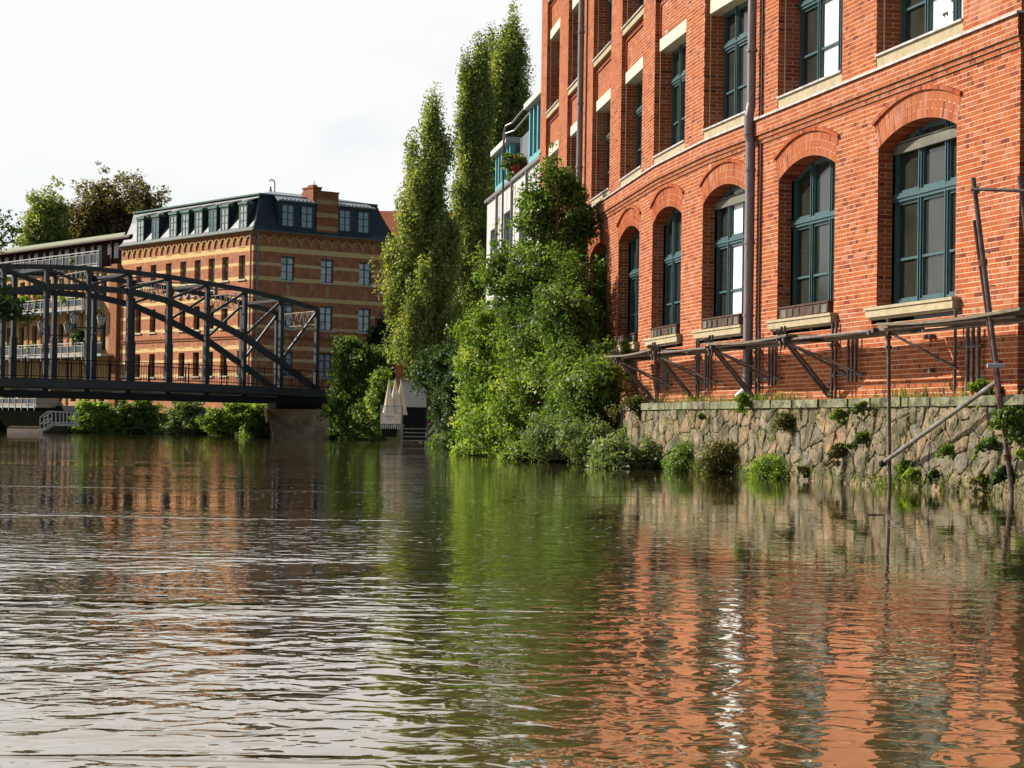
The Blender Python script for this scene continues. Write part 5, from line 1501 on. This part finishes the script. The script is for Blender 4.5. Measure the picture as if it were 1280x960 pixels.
# --- far bank bushes under the bridge
for i, (u0, u1, v0, Y, m, lab) in enumerate(((95, 145, 492, 117.0, 'leaf_bright', 'leftmost of the big bushes under the bridge, beside the iron stairs'), (135, 197, 495, 118, 'leaf', 'second big bush under the bridge with layered sprays'),
        (206, 262, 497, 117, 'leaf_grey', 'paler bush under the bridge with willowy leaves'), (256, 338, 497, 112.5, 'leaf_bright', 'brightest bush under the bridge, next to the abutment'))):
    b = at((u0 + u1) / 2, 541, Y); b = (b[0], b[1], .9)
    plant('bank_bush', lab, 'bush', b, ragged(u0 - 4, u1 + 6, v0 - 4, 546, Y, b, 9), 330, 38, .2, m, clump=.34, limbs=16, flat=.45, group='bushes on the far bank under the bridge', shell=.35)
b = at_z(325, 545, .1); b = (b[0], 108.4, .1)
plant('abutment_bush', 'low dark bush squeezed against the left side of the bridge abutment', 'bush', b, ragged(304, 337, 518, 549, 108.3, b, 7), 170, 34, .16, 'leaf', clump=.28, limbs=8)
# --- bushes at the foot of the wall
for i, (u0, u1, v0, v1, m, lab) in enumerate(((748, 806, 538, 586, 'leaf_bright', 'round green bush at the left end of the stone wall'), (800, 842, 545, 589, 'leaf_grey', 'low pale bush in front of the stone wall below the second bracket'),
        (838, 876, 552, 590, 'leaf', 'small dense green bush against the stone wall foot, left of the tall grassy one'), (876, 945, 545, 593, 'leaf_olive', 'wide straggly bush with dry stems at the wall foot below the rain pipe'),
        (946, 990, 570, 598, 'leaf_bright', 'low bright tuft at the waterline right of the rain pipe'))):
    tm = tof((u0 + u1) / 2); p = WP(tm, .05, .25); Y = p[1]; b = (p[0], p[1], .05)
    plant('wall_foot_bush', lab, 'bush', b, ragged(u0 - 6, u1 + 6, v0 - 6, v1 + 3, Y, b, 7, ry=.3), 230, 26, .055, m, clump=.12, limbs=14, group='bushes at the foot of the river wall')
# --- tufts and ferns rooted in the stones, trailing plants
def tuft(u, v, r, m, lab, name='wall_fern', cat='fern', n=60, size=.07, dz=1., o=.1, grp='plants rooted in the river wall'):
    tm = tof(u); z_ = None
    p = A(*WP(tm, .7, o)); q = at(u, v, p[1]); b = (p[0] - .02, p[1], q[2])
    env = []; grass = name == 'grass_clump'
    for _ in range(9):
        ang_ = random.uniform(-1, 1); Ls = r * random.uniform(.5, 1.5) * max(1, dz * .8)
        for j in range(5):
            f_ = j / 4
            x_ = ang_ * Ls * f_; z2 = (Ls * (.9 * f_ - .9 * f_ * f_) if grass else Ls * (.45 * f_ - (1.15 if dz > .8 else .8) * f_ * f_))
            e_ = r * random.uniform(.12, .34) * (1 - .35 * f_); env.append((x_ * .95, x_ * -.25 - .05 * r, z2, e_, e_ * .6, e_, e_))
    return plant(name, lab, cat, b, env, int(n * 1.3), 10, size * .9, m, clump=r * .2, limbs=16, group=grp, up=.4, shell=.05)
tuft(1176, 560, .17, 'leaf_bright', 'small fern tuft high in the stone wall, left of the leaning poles', n=40)
tuft(1162, 592, .16, 'leaf_dark', 'dark rosette just above the waterline between the tall pole and the leaning poles', n=50)
tuft(1128, 590, .28, 'leaf', 'grassy clump on the wall behind the tall upright pole', 'grass_clump', 'grass', n=110, size=.09, dz=.7)
tuft(1140, 596, .2, 'leaf_bright', 'long bladed grass clump at the wall foot right of the tall upright pole', 'grass_clump', 'grass', n=70, size=.10)
tuft(1232, 553, .18, 'leaf', 'green fern left of the leaning poles, upper one of two', n=50)
tuft(1250, 588, .2, 'leaf_dark', 'dark fern at the wall foot right beside the leaning poles', n=60)
tuft(1222, 598, .2, 'leaf_olive', 'dry tuft hanging to the water left of the leaning poles', n=60)
tuft(1276, 565, .16, 'leaf_bright', 'fern at the right edge of the picture behind the leaning poles', n=50)
tuft(1188, 482, .26, 'leaf_bright', 'yellow green bush growing on the coping under the brick shadow', 'coping_bush', 'bush', n=130, size=.06, o=-.25, dz=.9)
tuft(1262, 520, .4, 'leaf', 'mass of creeper over the wall top behind the leaning poles', 'creeper', 'creeper', n=260, size=.065, dz=.9)
tuft(1078, 505, .10, 'leaf_bright', 'thin creeper strand hanging from the coping left of the tall upright pole', 'creeper', 'creeper', n=60, size=.05, dz=3.4)
tuft(1046, 515, .18, 'leaf_bright', 'leafy creeper spilling over the coping below the fourth bracket', 'creeper', 'creeper', n=90, size=.05, dz=1.2)
tuft(1050, 560, .25, 'leaf_olive', 'olive creeper patch in the middle of the stone wall', 'creeper', 'creeper', n=130, size=.05, dz=1.0)
tuft(935, 498, .25, 'leaf_bright', 'bright twigs of a young sapling at the foot of the rain pipe', 'sapling_shoot', 'sapling', n=110, size=.055, dz=.9, o=.15)
tuft(985, 525, .38, 'leaf_olive', 'tangled dry creeper over the wall right of the rain pipe', 'creeper', 'creeper', n=230, size=.045, dz=.6)
tuft(880, 518, .10, 'leaf_bright', 'tiny plant on the coping between the second and third bracket', 'wall_fern', 'fern', n=30, size=.05)
tuft(795, 505, .5, 'leaf_olive', 'brownish creeper curtain where the wall disappears into the shrubs', 'creeper', 'creeper', n=260, size=.06, dz=1.0)
tuft(768, 468, .42, 'leaf', 'creeper hanging over the end of the plank walkway', 'creeper', 'creeper', n=260, size=.075, dz=1.1, o=.2)
tuft(1010, 590, .2, 'leaf_olive', 'dry grass fringe at the waterline below the fourth bracket', 'grass_clump', 'grass', n=60, size=.06, dz=.6)
tuft(1075, 545, .2, 'leaf', 'green creeper patch left of the tall upright pole', 'creeper', 'creeper', n=90, size=.05, dz=1.2)
# straggly weeds, grass blades and moss cushions in the joints: nobody could count them
cl = []
for _ in range(900):
    t_ = random.uniform(-2.8, 17); r_ = random.random()
    z_ = random.uniform(.02, .25) if r_ < .45 else (random.uniform(1.22, 1.42) if r_ < .72 else random.uniform(.2, 1.2))
    if t_ < 5 and random.random() < .35: continue
    p_ = WP(t_, z_, .03 if z_ < 1.3 else random.uniform(-.5, .06)); n_ = random.randint(5, 26); sp = random.uniform(.03, .11)
    dr = random.uniform(-.16, .04)
    for _k in range(n_):
        q_ = random.random()
        cl.append((p_[0] + random.gauss(0, sp), p_[1] + random.gauss(0, sp), p_[2] + random.gauss(0, sp * .8) + dr * q_, random.uniform(.02, .055), random.gauss(.5, .25)))
cl = np.array(cl); Nn = RNG.normal(size=(len(cl), 3)) + A(-.6, -.5, .5); Nn /= np.linalg.norm(Nn, axis=1)[:, None]
for nm_, mm, sel in (('wall_weeds', 'leaf', slice(0, None, 2)), ('dry_wall_weeds', 'leaf_olive', slice(1, None, 2))):
    o = bpy.data.objects.new(nm_, leafmesh(nm_, cl[sel, :3], cl[sel, 3], Nn[sel], cl[sel, 4], M[mm], .5)); COL.objects.link(o); o['kind'] = 'stuff'
gb_ = MB()
for _ in range(1500):
    t_ = random.choice((random.uniform(-2.5, 16), random.gauss(2.9, .5), random.gauss(8.5, .7), random.gauss(12.5, 1.2))); z_ = random.choice((.0, .0, 1.37, random.uniform(.1, 1.2)))
    p_ = A(*WP(t_, z_, .03 if z_ < 1.3 else random.uniform(-.4, .05))); L_ = random.uniform(.08, .30); dx = random.gauss(0, .5) * L_; dy = random.gauss(-.15, .3) * L_
    a_ = A(random.uniform(.004, .008), random.uniform(-.004, .004), 0)
    m_ = p_ + A(dx * .4, dy * .4, L_ * .6); e_ = p_ + A(dx, dy, L_ * random.uniform(.4, .95))
    gb_.face([p_ - a_, p_ + a_, m_ + a_ * .7, m_ - a_ * .7], random.random()); gb_.face([m_ - a_ * .7, m_ + a_ * .7, e_], random.random())
o = gb_.build('wall_grass', M['leaf_grey']); o['kind'] = 'stuff'
# ivy on the facade: pendant in the farthest arch and the strip on the right corner
def hang(pts, r, n, size, m, lab, name='ivy', cat='ivy'):
    b = tuple(pts[0]); env = [(*(A(*p) - A(*b)), r, r * .5, r * 1.3, 1) for p in pts]
    return plant(name, lab, cat, b, env, n, 16, size, m, clump=r * .5, limbs=6)
hang([FP(24.7, z_, -.0) for z_ in (4.9, 4.5, 4.1, 3.7, 3.3)], .22, 150, .085, 'leaf_bright', 'ivy strand hanging in the farthest visible arched window')
hang([FP(28.2, z_, .25) for z_ in (6.4, 5.8, 5.2, 4.6, 3.8, 3.0)], .42, 300, .095, 'leaf', 'ivy climbing the factory wall beside the farthest arch')
hang([FP(20.6, 2.75, .1), FP(20.5, 2.5, .2), FP(20.4, 2.2, .25)], .16, 60, .07, 'leaf_bright', 'trailing plant in the flower box above the walkway end', 'box_plant', 'plant')
cb = pe(.35, 0, .3)
hang([pe(.45, z_, .25) for z_ in (5.1, 4.7, 4.3)], .20, 90, .085, 'leaf_bright', 'green leaves showing round the right corner of the factory', 'corner_vine', 'vine')
hang([pe(.25, z_, .12) for z_ in (6.3, 6.0, 5.7)], .12, 40, .06, 'leaf_olive', 'thin dry vine under the cornice at the right corner', 'corner_vine', 'vine')
hang([pe(.9, z_, .5) for z_ in (2.6, 2.2, 1.8)], .42, 260, .075, 'leaf_grey', 'pale climbing hops tangled behind the leaning poles', 'hop_vine', 'vine')
# flowers on the white house and balconies
def pot(p, r, m, lab, flower=False, name='balcony_plant'):
    t = plant(name, lab, 'plant', p, [(0, 0, r, r, r, r)], 40, 14, r * .35, m, clump=r * .4, limbs=4)
    if flower:
        C, S, Nn, T, cc = crown([(0, 0, r * 1.3, r, r, r * .8)], 16, 8, r * .25, r * .25)
        o = bpy.data.objects.new('blossoms', leafmesh('petals', C, S, Nn, T, M['flower'], .9)); COL.objects.link(o); o.parent = t
p = PW(7.5, ZW + .1, -.1); pot((p[0] + P0[0], p[1] + P0[1], p[2] + 1.3), .5, 'leaf', 'red geraniums on the white house roof terrace', True, 'flower_pot')
for (t_, z_, r, m, fl_, lab) in ((44.3, 7.2, .8, 'leaf', False, 'large leafy plant at the left end of the lower balcony'), (40.2, 7.3, .4, 'leaf_bright', True, 'pink flowering pot on the lower balcony rail'), (36.6, 6.5, .55, 'leaf_bright', False, 'yellow green bush hanging from the lower balcony'),
        (38.2, 10.9, .6, 'leaf_bright', False, 'yellow green plants on the upper balcony, left'), (35, 10.9, .5, 'leaf', True, 'flowering plants on the upper balcony beside the bridge post'), (29.3, 10.9, .6, 'leaf_bright', False, 'yellow green plants on the upper balcony, right'), (27.2, 7.4, .7, 'leaf_dark', False, 'tall dark plant at the right end of the lower balcony'),
        (41, 2.2, .7, 'leaf_bright', False, 'plants on the lowest balcony under the bridge, left'), (36.5, 2.2, .7, 'leaf_olive', False, 'plants on the lowest balcony under the bridge, right'), (31, 14.6, .4, 'leaf_bright', False, 'small plant behind the roof terrace rail')):
    p = PG(t_, z_, 1.3 if z_ < 14 else 0); pot((p[0] + GO[0], p[1] + GO[1], z_), r, m, lab, fl_)
# floating debris, foam flecks drifting on the current
fc = MB()
for _ in range(2600):
    Y = 14 + 75 * random.random() ** 1.1; X = random.uniform(-.24, .16) * Y
    if Y > 60 and X > -3.5: continue
    if Y > 26 and X > 6.5 - (Y - 27) * .30: continue
    r_ = random.uniform(.004, .016) * (1 if Y < 40 else 1.5); a = random.uniform(0, pi)
    fc.face([(X + r_ * 1.6 * cos(a + k_ * pi / 3), Y + r_ * sin(a + k_ * pi / 3), .006) for k_ in range(6)], random.random())
fo_ = fc.build('foam_flecks', M['white']); fo_['kind'] = 'stuff'
tw = MB(); p = at_z(1097, 644, .0); tw.path([(p[0] - .10, p[1], .004), (p[0], p[1] + .05, .006), (p[0] + .08, p[1] + .02, .002)], .006, 6)
tag(tw.build('floating_twig', M['bark']), 'small dark twig floating below the tall upright pole', 'twig')
